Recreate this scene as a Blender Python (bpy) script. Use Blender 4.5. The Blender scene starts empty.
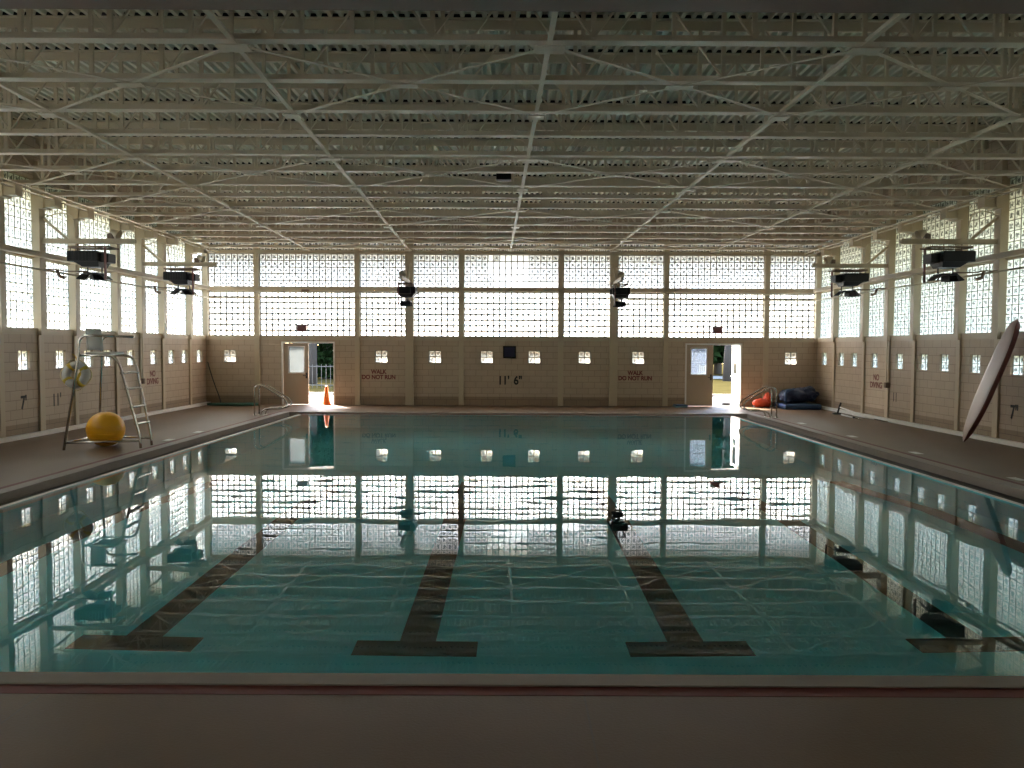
import bpy, bmesh, math, random
from mathutils import Vector, Matrix
random.seed(7)
S = bpy.context.scene
COL = S.collection
PI = math.pi

# ------------------------------------------------------------------ camera
F_PX = 809.3
cam_d = bpy.data.cameras.new('camera')
cam_d.sensor_width = 36.0
cam_d.lens = F_PX / 1024 * 36.0
cam_d.clip_start = 0.05
cam_d.clip_end = 400
cam = bpy.data.objects.new('camera', cam_d)
COL.objects.link(cam)
cam.matrix_world = (Matrix.Translation((0.0, 0.0, 1.9645)) @ Matrix.Rotation(-0.0007, 4, 'Z')
                    @ Matrix.Rotation(PI / 2 - 0.0441, 4, 'X') @ Matrix.Rotation(0.0046, 4, 'Z'))
S.camera = cam

# ------------------------------------------------------------------ sky, sun, exposure
SUN_AZ = math.radians(30)      # from the end wall's outward normal towards the chair side
SUN_EL = math.radians(45)
W = bpy.data.worlds.new('sky')
S.world = W
W.use_nodes = True
nt = W.node_tree
sky = nt.nodes.new('ShaderNodeTexSky')
sky.sky_type = 'NISHITA'
sky.sun_disc = False
sky.sun_elevation = SUN_EL
sky.sun_rotation = -SUN_AZ
sky.air_density = 1.3
sky.dust_density = 1.5
bg = nt.nodes['Background']
bg.inputs[1].default_value = 2.85
warm = nt.nodes.new('ShaderNodeMix')
warm.data_type = 'RGBA'
warm.blend_type = 'MULTIPLY'
warm.inputs[0].default_value = 1.0
warm.inputs[7].default_value = (1.06, 1.0, 0.95, 1)
nt.links.new(sky.outputs[0], warm.inputs[6])
nt.links.new(warm.outputs[2], bg.inputs[0])

sun_d = bpy.data.lights.new('sun', 'SUN')
sun_d.energy = 34.0
sun_d.angle = math.radians(0.6)
sun_d.color = (1.0, 0.955, 0.88)
sun = bpy.data.objects.new('sun', sun_d)
COL.objects.link(sun)
sdir = Vector((-math.sin(SUN_AZ) * math.cos(SUN_EL), math.cos(SUN_AZ) * math.cos(SUN_EL), math.sin(SUN_EL)))
sun.rotation_euler = sdir.to_track_quat('Z', 'Y').to_euler()
sun.location = (-30, 60, 40)

vs = S.view_settings
vs.view_transform = 'Standard'
vs.look = 'None'
vs.gamma = 1.0
vs.exposure = 0.28
vs.use_curve_mapping = False
cy = S.cycles
cy.use_denoising = True
cy.max_bounces = 10
cy.diffuse_bounces = 5
cy.glossy_bounces = 5
cy.transmission_bounces = 8
cy.transparent_max_bounces = 12
cy.sample_clamp_indirect = 40.0
cy.caustics_reflective = True
cy.caustics_refractive = True

# ------------------------------------------------------------------ helpers: materials
def mat(name, col, rough=0.6, metal=0.0, noise=0.0, nscale=6.0, spec=0.5, bump=0.0, bscale=40.0):
    m = bpy.data.materials.new(name)
    m.use_nodes = True
    t = m.node_tree
    p = t.nodes['Principled BSDF']
    p.inputs['Roughness'].default_value = rough
    p.inputs['Metallic'].default_value = metal
    p.inputs['Specular IOR Level'].default_value = spec
    c = (col[0], col[1], col[2], 1)
    p.inputs['Base Color'].default_value = c
    if noise > 0:
        tc = t.nodes.new('ShaderNodeTexCoord')
        n = t.nodes.new('ShaderNodeTexNoise')
        n.inputs['Scale'].default_value = nscale
        n.inputs['Detail'].default_value = 6
        mx = t.nodes.new('ShaderNodeMix')
        mx.data_type = 'RGBA'
        t.links.new(tc.outputs['Object'], n.inputs['Vector'])
        t.links.new(n.outputs['Fac'], mx.inputs[0])
        mx.inputs[6].default_value = tuple(v * (1 - noise) for v in col) + (1,)
        mx.inputs[7].default_value = tuple(min(1, v * (1 + noise)) for v in col) + (1,)
        t.links.new(mx.outputs[2], p.inputs['Base Color'])
    if bump > 0:
        tc = t.nodes.new('ShaderNodeTexCoord')
        n = t.nodes.new('ShaderNodeTexNoise')
        n.inputs['Scale'].default_value = bscale
        b = t.nodes.new('ShaderNodeBump')
        b.inputs['Strength'].default_value = bump
        b.inputs['Distance'].default_value = 0.01
        t.links.new(tc.outputs['Object'], n.inputs['Vector'])
        t.links.new(n.outputs['Fac'], b.inputs['Height'])
        t.links.new(b.outputs[0], p.inputs['Normal'])
    return m


def block_mat(name, axis):
    """painted concrete block in running bond; axis = wall's horizontal axis (0 x, 1 y)"""
    m = bpy.data.materials.new(name)
    m.use_nodes = True
    t = m.node_tree
    p = t.nodes['Principled BSDF']
    p.inputs['Roughness'].default_value = 0.55
    g = t.nodes.new('ShaderNodeNewGeometry')
    sp = t.nodes.new('ShaderNodeSeparateXYZ')
    cb = t.nodes.new('ShaderNodeCombineXYZ')
    t.links.new(g.outputs['Position'], sp.inputs[0])
    t.links.new(sp.outputs[axis], cb.inputs[0])
    t.links.new(sp.outputs[2], cb.inputs[1])
    br = t.nodes.new('ShaderNodeTexBrick')
    br.offset = 0.5
    br.inputs['Color1'].default_value = (0.47, 0.365, 0.262, 1)
    br.inputs['Color2'].default_value = (0.50, 0.39, 0.283, 1)
    br.inputs['Mortar'].default_value = (0.27, 0.20, 0.14, 1)
    br.inputs['Scale'].default_value = 1.0
    br.inputs['Mortar Size'].default_value = 0.006
    br.inputs['Mortar Smooth'].default_value = 0.3
    br.inputs['Brick Width'].default_value = 0.4064
    br.inputs['Row Height'].default_value = 0.2032
    t.links.new(cb.outputs[0], br.inputs['Vector'])
    # grey-brown scuffed paint on the lowest course and a half
    gt = t.nodes.new('ShaderNodeMath')
    gt.operation = 'LESS_THAN'
    t.links.new(sp.outputs[2], gt.inputs[0])
    gt.inputs[1].default_value = 0.30
    mx = t.nodes.new('ShaderNodeMix')
    mx.data_type = 'RGBA'
    mx.blend_type = 'MULTIPLY'
    t.links.new(gt.outputs[0], mx.inputs[0])
    t.links.new(br.outputs['Color'], mx.inputs[6])
    mx.inputs[7].default_value = (0.62, 0.58, 0.54, 1)
    n = t.nodes.new('ShaderNodeTexNoise')
    n.inputs['Scale'].default_value = 1.3
    n.inputs['Detail'].default_value = 5
    t.links.new(g.outputs['Position'], n.inputs['Vector'])
    mr = t.nodes.new('ShaderNodeMapRange')
    mr.inputs[3].default_value = 0.88
    mr.inputs[4].default_value = 1.08
    t.links.new(n.outputs['Fac'], mr.inputs[0])
    m2 = t.nodes.new('ShaderNodeMix')
    m2.data_type = 'RGBA'
    m2.blend_type = 'MULTIPLY'
    m2.inputs[0].default_value = 1
    t.links.new(mx.outputs[2], m2.inputs[6])
    t.links.new(mr.outputs[0], m2.inputs[7])
    t.links.new(m2.outputs[2], p.inputs['Base Color'])
    b = t.nodes.new('ShaderNodeBump')
    b.inputs['Strength'].default_value = 0.6
    b.inputs['Distance'].default_value = 0.006
    inv = t.nodes.new('ShaderNodeMath')
    inv.operation = 'SUBTRACT'
    inv.inputs[0].default_value = 1
    t.links.new(br.outputs['Fac'], inv.inputs[1])
    t.links.new(inv.outputs[0], b.inputs['Height'])
    t.links.new(b.outputs[0], p.inputs['Normal'])
    return m


def glass_block_mat(name, tint=(0.90, 0.92, 0.88), lo=0.16, wavy=0.95):
    """moulded, light-diffusing glass block: clear at its edges, denser wavy moulding in its middle"""
    m = bpy.data.materials.new(name)
    m.use_nodes = True
    t = m.node_tree
    t.nodes.remove(t.nodes['Principled BSDF'])
    out = t.nodes['Material Output']
    uv = t.nodes.new('ShaderNodeUVMap')
    sp = t.nodes.new('ShaderNodeSeparateXYZ')
    t.links.new(uv.outputs[0], sp.inputs[0])
    def math_(op, a, b=None, clamp=False):
        n = t.nodes.new('ShaderNodeMath')
        n.operation = op
        n.use_clamp = clamp
        for i, v in enumerate((a, b)):
            if v is None:
                continue
            if isinstance(v, (int, float)):
                n.inputs[i].default_value = v
            else:
                t.links.new(v, n.inputs[i])
        return n.outputs[0]
    fx = math_('FRACT', sp.outputs[0])
    fy = math_('FRACT', sp.outputs[1])
    ax = math_('ABSOLUTE', math_('SUBTRACT', fx, 0.5))
    ay = math_('ABSOLUTE', math_('SUBTRACT', fy, 0.5))
    d = math_('MAXIMUM', ax, ay)
    ns = t.nodes.new('ShaderNodeTexNoise')
    ns.inputs['Scale'].default_value = 4.2
    ns.inputs['Detail'].default_value = 3
    t.links.new(uv.outputs[0], ns.inputs['Vector'])
    wob = math_('MULTIPLY', math_('SUBTRACT', ns.outputs['Fac'], 0.5), wavy)
    dd = math_('ADD', d, wob)
    mr = t.nodes.new('ShaderNodeMapRange')
    mr.interpolation_type = 'SMOOTHSTEP'
    mr.inputs[1].default_value = 0.10
    mr.inputs[2].default_value = 0.42
    mr.inputs[3].default_value = lo
    mr.inputs[4].default_value = 1.0
    t.links.new(dd, mr.inputs[0])
    mx = t.nodes.new('ShaderNodeMix')
    mx.data_type = 'RGBA'
    mx.blend_type = 'MULTIPLY'
    mx.inputs[0].default_value = 1
    mx.inputs[6].default_value = (*tint, 1)
    t.links.new(mr.outputs[0], mx.inputs[7])
    tl = t.nodes.new('ShaderNodeBsdfTranslucent')
    t.links.new(mx.outputs[2], tl.inputs[0])
    gl = t.nodes.new('ShaderNodeBsdfGlossy')
    gl.inputs['Roughness'].default_value = 0.12
    lw = t.nodes.new('ShaderNodeLayerWeight')
    lw.inputs[0].default_value = 0.5
    refl = math_('ADD', math_('MULTIPLY', math_('POWER', lw.outputs['Facing'], 5.0), 0.35), 0.04)
    ms = t.nodes.new('ShaderNodeMixShader')
    t.links.new(refl, ms.inputs[0])
    t.links.new(tl.outputs[0], ms.inputs[1])
    t.links.new(gl.outputs[0], ms.inputs[2])
    t.links.new(ms.outputs[0], out.inputs[0])
    return m


def clear_glass(name, tint=(0.9, 0.94, 0.95), frost=0.0):
    m = bpy.data.materials.new(name)
    m.use_nodes = True
    t = m.node_tree
    t.nodes.remove(t.nodes['Principled BSDF'])
    out = t.nodes['Material Output']
    tr = t.nodes.new('ShaderNodeBsdfTransparent')
    tr.inputs[0].default_value = (*tint, 1)
    body = tr.outputs[0]
    if frost > 0:
        tl = t.nodes.new('ShaderNodeBsdfTranslucent')
        tl.inputs[0].default_value = (*tint, 1)
        mx = t.nodes.new('ShaderNodeMixShader')
        mx.inputs[0].default_value = frost
        t.links.new(tr.outputs[0], mx.inputs[1])
        t.links.new(tl.outputs[0], mx.inputs[2])
        body = mx.outputs[0]
    gl = t.nodes.new('ShaderNodeBsdfGlossy')
    gl.inputs['Roughness'].default_value = 0.03
    fr = t.nodes.new('ShaderNodeFresnel')
    fr.inputs[0].default_value = 1.45
    ms = t.nodes.new('ShaderNodeMixShader')
    t.links.new(fr.outputs[0], ms.inputs[0])
    t.links.new(body, ms.inputs[1])
    t.links.new(gl.outputs[0], ms.inputs[2])
    t.links.new(ms.outputs[0], out.inputs[0])
    return m


def water_mat():
    m = bpy.data.materials.new('pool_water')
    m.use_nodes = True
    t = m.node_tree
    t.nodes.remove(t.nodes['Principled BSDF'])
    out = t.nodes['Material Output']
    tc = t.nodes.new('ShaderNodeTexCoord')
    n1 = t.nodes.new('ShaderNodeTexNoise')
    n1.inputs['Scale'].default_value = 0.9
    n1.inputs['Detail'].default_value = 2.5
    t.links.new(tc.outputs['Object'], n1.inputs['Vector'])
    b = t.nodes.new('ShaderNodeBump')
    b.inputs['Strength'].default_value = 0.10
    b.inputs['Distance'].default_value = 0.018
    t.links.new(n1.outputs['Fac'], b.inputs['Height'])
    rf = t.nodes.new('ShaderNodeBsdfRefraction')
    rf.inputs['Color'].default_value = (0.85, 1.0, 1.0, 1)
    rf.inputs['IOR'].default_value = 1.333
    rf.inputs['Roughness'].default_value = 0.0
    gl = t.nodes.new('ShaderNodeBsdfGlossy')
    gl.inputs['Roughness'].default_value = 0.0
    gl.inputs['Color'].default_value = (1, 1, 1, 1)
    fr = t.nodes.new('ShaderNodeFresnel')
    fr.inputs[0].default_value = 1.333
    for x in (rf, gl, fr):
        t.links.new(b.outputs[0], x.inputs['Normal'])
    ms = t.nodes.new('ShaderNodeMixShader')
    t.links.new(fr.outputs[0], ms.inputs[0])
    t.links.new(rf.outputs[0], ms.inputs[1])
    t.links.new(gl.outputs[0], ms.inputs[2])
    t.links.new(ms.outputs[0], out.inputs[0])
    return m


def deck_mat():
    m = mat('deck_concrete', (0.150, 0.091, 0.053), rough=0.42, spec=0.3, noise=0.16, nscale=1.6, bump=0.15, bscale=60)
    t = m.node_tree
    p = t.nodes['Principled BSDF']
    src = p.inputs['Base Color'].links[0].from_socket
    g = t.nodes.new('ShaderNodeNewGeometry')
    sp = t.nodes.new('ShaderNodeSeparateXYZ')
    t.links.new(g.outputs['Position'], sp.inputs[0])
    def joint(axis, off, pitch):
        a = t.nodes.new('ShaderNodeMath'); a.operation = 'SUBTRACT'
        t.links.new(sp.outputs[axis], a.inputs[0]); a.inputs[1].default_value = off
        b = t.nodes.new('ShaderNodeMath'); b.operation = 'PINGPONG'
        t.links.new(a.outputs[0], b.inputs[0]); b.inputs[1].default_value = pitch / 2
        c = t.nodes.new('ShaderNodeMath'); c.operation = 'LESS_THAN'
        t.links.new(b.outputs[0], c.inputs[0]); c.inputs[1].default_value = 0.006
        return c.outputs[0]
    mxm = t.nodes.new('ShaderNodeMath'); mxm.operation = 'MAXIMUM'
    t.links.new(joint(0, 0.42, 3.07), mxm.inputs[0])
    t.links.new(joint(1, 1.2, 3.3), mxm.inputs[1])
    mx = t.nodes.new('ShaderNodeMix'); mx.data_type = 'RGBA'
    t.links.new(mxm.outputs[0], mx.inputs[0])
    t.links.new(src, mx.inputs[6])
    mx.inputs[7].default_value = (0.13, 0.09, 0.065, 1)
    t.links.new(mx.outputs[2], p.inputs['Base Color'])
    return m


M = {}
M['block_x'] = block_mat('painted_block_end', 0)
M['block_y'] = block_mat('painted_block_side', 1)
M['cream'] = mat('cream_steel_paint', (0.50, 0.425, 0.31), rough=0.45, noise=0.05, nscale=3)
M['post'] = mat('cream_post_paint', (0.50, 0.41, 0.285), rough=0.45, noise=0.06, nscale=2)
M['joist'] = mat('cream_joist_paint', (0.62, 0.535, 0.41), rough=0.5, noise=0.08, nscale=2)
M['decking'] = mat('cream_roof_decking', (0.72, 0.68, 0.57), rough=0.5, noise=0.08, nscale=1.5)
M['girder'] = mat('brown_girder_paint', (0.17, 0.112, 0.078), rough=0.6, noise=0.08)
M['deck'] = deck_mat()
M['coping'] = mat('grey_stone_coping', (0.27, 0.22, 0.185), rough=0.6, noise=0.1, nscale=8)
M['red_stripe'] = mat('dark_red_stripe', (0.13, 0.020, 0.016), rough=0.6, noise=0.1)
M['gutter'] = mat('dark_gutter', (0.055, 0.05, 0.045), rough=0.7)
M['lip'] = mat('pale_gutter_lip', (0.62, 0.62, 0.58), rough=0.3)
M['basin'] = mat('aqua_pool_plaster', (0.20, 0.86, 1.0), rough=0.7, noise=0.05, nscale=2)
M['lane'] = mat('dark_lane_tile', (0.026, 0.062, 0.068), rough=0.6, noise=0.2, nscale=9)
M['water'] = water_mat()
M['block_glass'] = glass_block_mat('moulded_glass_block')
M['side_glass'] = glass_block_mat('dimmed_side_glass_block', tint=(0.64, 0.65, 0.60))  # same moulded glass, tint lowered to dim the side windows
M['upper_glass'] = glass_block_mat('dimmed_upper_glass_block', tint=(0.66, 0.68, 0.66), lo=0.10)  # same glass again, tint and centres darkened to dim the upper end windows
M['dimmed_small_glass'] = glass_block_mat('dimmed_small_glass_block', tint=(0.34, 0.345, 0.30), lo=0.4)  # shade put into the tint, keeping these dimmer than the big windows
M['plain_glass'] = glass_block_mat('plain_glass_block', lo=0.9, wavy=0.1)
M['mortar'] = mat('grey_mortar', (0.20, 0.19, 0.165), rough=0.9)
M['steel'] = mat('brushed_stainless', (0.62, 0.60, 0.56), rough=0.22, metal=1.0)
M['pale_plastic'] = mat('pale_plastic', (0.55, 0.53, 0.50), rough=0.4)
M['yellow'] = mat('yellow_vinyl', (0.95, 0.46, 0.015), rough=0.36, noise=0.04, nscale=4)
M['black'] = mat('black_enamel', (0.011, 0.011, 0.013), rough=0.5, spec=0.3)
M['charcoal'] = mat('charcoal_metal', (0.05, 0.05, 0.055), rough=0.4, metal=0.4)
M['red_paint'] = mat('red_letter_paint', (0.17, 0.032, 0.028), rough=0.6)
M['black_paint'] = mat('black_letter_paint', (0.02, 0.02, 0.02), rough=0.6)
M['door'] = mat('cream_door_paint', (0.40, 0.33, 0.24), rough=0.4, noise=0.03)
M['white_paint'] = mat('white_paint', (0.78, 0.76, 0.72), rough=0.45)
M['orange'] = mat('orange_cone_plastic', (0.95, 0.22, 0.03), rough=0.4)
M['green'] = mat('green_hose_rubber', (0.015, 0.085, 0.05), rough=0.5)
M['navy'] = mat('navy_vinyl', (0.012, 0.022, 0.06), rough=0.42, noise=0.3, nscale=3)
M['blue_vinyl'] = mat('blue_vinyl', (0.03, 0.075, 0.17), rough=0.4, noise=0.15, nscale=4)
M['red_foam'] = mat('red_foam', (0.75, 0.085, 0.03), rough=0.5)
M['board'] = mat('pinkish_white_gelcoat', (0.44, 0.34, 0.315), rough=0.3, noise=0.05, nscale=5)
M['maroon'] = mat('maroon_rail', (0.13, 0.035, 0.03), rough=0.4)
M['sign_red'] = mat('dark_red_sign', (0.16, 0.055, 0.055), rough=0.4)
M['navy_panel'] = mat('navy_panel', (0.02, 0.022, 0.075), rough=0.3)
M['rope'] = mat('pale_rope', (0.7, 0.6, 0.35), rough=0.8)
M['strap'] = mat('yellow_strap', (0.62, 0.45, 0.04), rough=0.6)
M['clear'] = clear_glass('wired_clear_glass', (0.66, 0.72, 0.80), frost=0.10)
M['frosted'] = clear_glass('frosted_door_glass', (0.30, 0.31, 0.30), frost=0.9)
M['wire'] = mat('wire_grey', (0.25, 0.25, 0.25), rough=0.5)
M['concrete_out'] = mat('sunlit_concrete', (0.20, 0.195, 0.185), rough=0.85, spec=0.0, noise=0.08)
M['lawn'] = mat('dry_lawn', (0.035, 0.028, 0.010), rough=0.95, spec=0.0, noise=0.35, nscale=1.2)
M['lawn_shade'] = mat('green_lawn', (0.020, 0.024, 0.012), rough=0.95, spec=0.0, noise=0.3, nscale=1.5)
M['asphalt'] = mat('road_asphalt', (0.22, 0.22, 0.22), rough=0.9, spec=0.0, noise=0.1)
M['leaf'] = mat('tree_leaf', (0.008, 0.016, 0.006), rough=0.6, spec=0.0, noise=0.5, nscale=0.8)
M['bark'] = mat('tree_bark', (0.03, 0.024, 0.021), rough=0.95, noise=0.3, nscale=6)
M['teal_foam'] = mat('teal_foam', (0.16, 0.30, 0.33), rough=0.6)
M['soffit'] = mat('eave_board', (0.45, 0.42, 0.38), rough=0.7)

# ------------------------------------------------------------------ helpers: geometry
def new():
    return bmesh.new()


def box(bm, x0, x1, y0, y1, z0, z1, mi=0):
    if x1 < x0: x0, x1 = x1, x0
    if y1 < y0: y0, y1 = y1, y0
    v = [bm.verts.new(p) for p in ((x0, y0, z0), (x1, y0, z0), (x1, y1, z0), (x0, y1, z0),
                                   (x0, y0, z1), (x1, y0, z1), (x1, y1, z1), (x0, y1, z1))]
    for f in ((3, 2, 1, 0), (4, 5, 6, 7), (0, 1, 5, 4), (1, 2, 6, 5), (2, 3, 7, 6), (3, 0, 4, 7)):
        bm.faces.new([v[i] for i in f]).material_index = mi
    return v


def rbox(bm, x0, x1, y0, y1, z0, z1, r=0.02, seg=2):
    """box with rounded edges"""
    t = new()
    box(t, x0, x1, y0, y1, z0, z1)
    bmesh.ops.bevel(t, geom=t.edges[:], offset=r, segments=seg, affect='EDGES', profile=0.5)
    me = bpy.data.meshes.new('tmp')
    t.to_mesh(me); t.free()
    bm.from_mesh(me)
    bpy.data.meshes.remove(me)


def bar(bm, a, b, w, h, up=(0, 0, 1)):
    """rectangular bar from a to b, w across, h along up"""
    a, b = Vector(a), Vector(b)
    d = (b - a).normalized()
    u = Vector(up)
    s = d.cross(u)
    if s.length < 1e-5:
        s = d.cross(Vector((1, 0, 0)))
    s.normalize()
    u = s.cross(d).normalized()
    vs_ = []
    for p in (a, b):
        for i, j in ((-1, -1), (1, -1), (1, 1), (-1, 1)):
            vs_.append(bm.verts.new(p + s * (w / 2 * i) + u * (h / 2 * j)))
    for f in ((3, 2, 1, 0), (4, 5, 6, 7), (0, 1, 5, 4), (1, 2, 6, 5), (2, 3, 7, 6), (3, 0, 4, 7)):
        bm.faces.new([vs_[i] for i in f])


def tube(bm, pts, r, n=8, closed=False):
    """sweep a circle along a polyline"""
    P = [Vector(p) for p in pts]
    k = len(P)
    rings = []
    prev = None
    for i in range(k):
        if closed:
            d = P[(i + 1) % k] - P[i - 1]
        elif i == 0:
            d = P[1] - P[0]
        elif i == k - 1:
            d = P[-1] - P[-2]
        else:
            d = (P[i + 1] - P[i]).normalized() + (P[i] - P[i - 1]).normalized()
        d.normalize()
        if prev is None:
            s = d.cross(Vector((0, 0, 1)))
            if s.length < 1e-3:
                s = d.cross(Vector((1, 0, 0)))
        else:
            s = prev - d * prev.dot(d)
        s.normalize()
        prev = s
        u = d.cross(s)
        rr = r[i] if isinstance(r, (list, tuple)) else r
        rings.append([bm.verts.new(P[i] + (s * math.cos(2 * PI * j / n) + u * math.sin(2 * PI * j / n)) * rr) for j in range(n)])
    m_ = k if closed else k - 1
    for i in range(m_):
        A, B = rings[i], rings[(i + 1) % k]
        for j in range(n):
            f = bm.faces.new((A[j], A[(j + 1) % n], B[(j + 1) % n], B[j]))
            f.smooth = True
    if not closed:
        bm.faces.new(rings[0][::-1])
        bm.faces.new(rings[-1])


def fillet(pts, rad=0.1, n=5):
    """round the corners of a polyline"""
    P = [Vector(p) for p in pts]
    out = [P[0]]
    for i in range(1, len(P) - 1):
        a, b, c = P[i - 1], P[i], P[i + 1]
        r = min(rad, (a - b).length * 0.48, (c - b).length * 0.48)
        p0 = b + (a - b).normalized() * r
        p1 = b + (c - b).normalized() * r
        for k in range(n + 1):
            t = k / n
            out.append(p0 * (1 - t) ** 2 + b * 2 * t * (1 - t) + p1 * t * t)
    out.append(P[-1])
    return out


def lathe(bm, prof, c=(0, 0, 0), n=24, axis='z'):
    rings = []
    for r, h in prof:
        ring = []
        for j in range(n):
            a = 2 * PI * j / n
            q = (r * math.cos(a), r * math.sin(a), h)
            if axis == 'y':
                q = (q[0], q[2], q[1])
            elif axis == 'x':
                q = (q[2], q[0], q[1])
            ring.append(bm.verts.new(Vector(q) + Vector(c)))
        rings.append(ring)
    for i in range(len(rings) - 1):
        for j in range(n):
            f = bm.faces.new((rings[i][j], rings[i][(j + 1) % n], rings[i + 1][(j + 1) % n], rings[i + 1][j]))
            f.smooth = True
    if prof[0][0] > 1e-4:
        bm.faces.new(rings[0][::-1])
    if prof[-1][0] > 1e-4:
        bm.faces.new(rings[-1])


def props(o, label=None, cat=None, group=None, kind=None):
    if label: o['label'] = label
    if cat: o['category'] = cat
    if group: o['group'] = group
    if kind: o['kind'] = kind
    return o


def obj(name, bm, material, parent=None, smooth=False, label=None, cat=None, group=None, kind=None, keep=False):
    """one mesh object; vertices given in world space unless parent's own space is meant (keep)"""
    bmesh.ops.recalc_face_normals(bm, faces=bm.faces[:])
    me = bpy.data.meshes.new(name)
    if parent is None and not keep:
        zs = min(v.co.z for v in bm.verts)
        cx = sum(v.co.x for v in bm.verts) / len(bm.verts)
        cy_ = sum(v.co.y for v in bm.verts) / len(bm.verts)
        org = Vector((cx, cy_, zs))
    elif parent is not None and not keep:
        org = Vector(parent.get('_org', (0, 0, 0)))
    else:
        org = Vector((0, 0, 0))
    for v in bm.verts:
        v.co -= org
    if smooth:
        for f in bm.faces:
            f.smooth = True
    bm.to_mesh(me)
    bm.free()
    for mm in (material if isinstance(material, (list, tuple)) else [material]):
        me.materials.append(mm)
    o = bpy.data.objects.new(name, me)
    COL.objects.link(o)
    if parent is not None:
        o.parent = parent
    else:
        o.location = org
    o['_org'] = tuple(org)
    return props(o, label, cat, group, kind)


def thing(name, label, cat, loc=(0, 0, 0), group=None, kind=None, rz=0.0):
    o = bpy.data.objects.new(name, None)
    o.empty_display_size = 0.2
    COL.objects.link(o)
    o.location = loc
    o.rotation_euler = (0, 0, rz)
    o['_org'] = tuple(loc)
    return props(o, label, cat, group, kind)


def copy_tree(o, label=None, loc=None, rz=None, parent=None, group=None):
    c = o.copy()
    COL.objects.link(c)
    if parent is not None:
        c.parent = parent
    if label: c['label'] = label
    if group: c['group'] = group
    if loc is not None: c.location = loc
    if rz is not None: c.rotation_euler = (0, 0, rz)
    for ch in [x for x in bpy.data.objects if x.parent == o]:
        copy_tree(ch, parent=c)
    return c


ORD = ['first', 'second', 'third', 'fourth', 'fifth', 'sixth', 'seventh', 'eighth', 'ninth', 'tenth', 'eleventh',
       'twelfth', 'thirteenth', 'fourteenth', 'fifteenth', 'sixteenth', 'seventeenth', 'eighteenth', 'nineteenth', 'twentieth', 'twenty-first', 'twenty-second']

# ------------------------------------------------------------------ dimensions
D = 27.73            # end wall's inner face
WX = 10.46           # side walls' inner faces
SILL = 2.357
WTOP = 5.60          # window heads
ROOF = 6.53
CH = 5.255           # joists' bottom chords
YB = -6.5            # wall behind the camera
MID0, MID1 = 3.88, 4.03
SL = [0, 1.42, 3.46, 4.88, 6.30, 8.34, 9.76, 11.18, 13.22, 14.64, 16.06, 18.10, 19.52, 20.94, 22.98]
SR = [0, 1.53, 3.73, 5.28, 6.73, 8.83, 10.34, 11.85, 14.0, 15.5, 17.0, 19.15, 20.65, 22.90]
FX = [-WX, -8.70, -5.27, -3.49, -1.72, 1.68, 3.48, 5.27, 8.70, WX]
TH = 0.30
DOORS = [(-7.87, -6.05), (5.95, 7.89)]
DOOR_H = 2.16

# ------------------------------------------------------------------ floor, basin, coping, water
PX0, PX1, PY0, PY1 = -6.97, 7.42, 4.62, 24.7      # outer edge of the coping
ST = 0.12
bm = new()
o0, o1, p0, p1 = PX0 - ST, PX1 + ST, PY0 - ST, PY1 + ST
box(bm, -WX - TH, o0, YB, D + TH, -0.3, 0)
box(bm, o1, WX + TH, YB, D + TH, -0.3, 0)
box(bm, o0, o1, YB, p0, -0.3, 0)
box(bm, o0, o1, p1, D + TH, -0.3, 0)
obj('floor', bm, M['deck'], kind='structure', label='tan concrete pool deck around the pool', cat='floor')

def ring(bm, a, b, z0, z1):
    """rectangular ring between outer (x0,x1,y0,y1) a and inner b"""
    box(bm, a[0], b[0], a[2], a[3], z0, z1)
    box(bm, b[1], a[1], a[2], a[3], z0, z1)
    box(bm, b[0], b[1], a[2], b[2], z0, z1)
    box(bm, b[0], b[1], b[3], a[3], z0, z1)

bm = new()
ring(bm, (o0, o1, p0, p1), (PX0, PX1, PY0, PY1), -0.3, 0.002)
obj('trim_1', bm, M['red_stripe'], kind='structure', label='dark red stripe painted around the pool edge', cat='trim')
GX0, GX1, GY1 = -6.74, 7.17, 24.5                 # coping's inner edge
NY = 4.79
bm = new()
ring(bm, (PX0, PX1, PY0, PY1), (GX0, GX1, NY, GY1), -0.3, 0.012)
bmesh.ops.remove_doubles(bm, verts=bm.verts[:], dist=1e-5)
o = obj('trim_2', bm, M['coping'], kind='structure', label='grey stone coping around the pool', cat='trim')
bv = o.modifiers.new('round', 'BEVEL'); bv.width = 0.012; bv.segments = 2
LX0, LX1, LY1 = -6.36, 6.66, 24.15                # gutter lip, outer edge
WX0, WX1, WY1 = -6.28, 6.56, 24.07                # water
bm = new()
box(bm, GX0, LX0, NY, GY1, -0.3, -0.12)
box(bm, LX1, GX1, NY, GY1, -0.3, -0.12)
box(bm, LX0, LX1, LY1, GY1, -0.3, -0.12)
obj('trim_3', bm, M['gutter'], kind='structure', label='dark overflow gutter channel inside the coping', cat='trim')
bm = new()
box(bm, LX0, WX0, NY, LY1, -0.3, -0.03)
box(bm, WX1, LX1, NY, LY1, -0.3, -0.03)
box(bm, WX0, WX1, WY1, LY1, -0.3, -0.03)
obj('trim_4', bm, M['lip'], kind='structure', label='pale gutter lip at the waterline', cat='trim')

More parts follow.
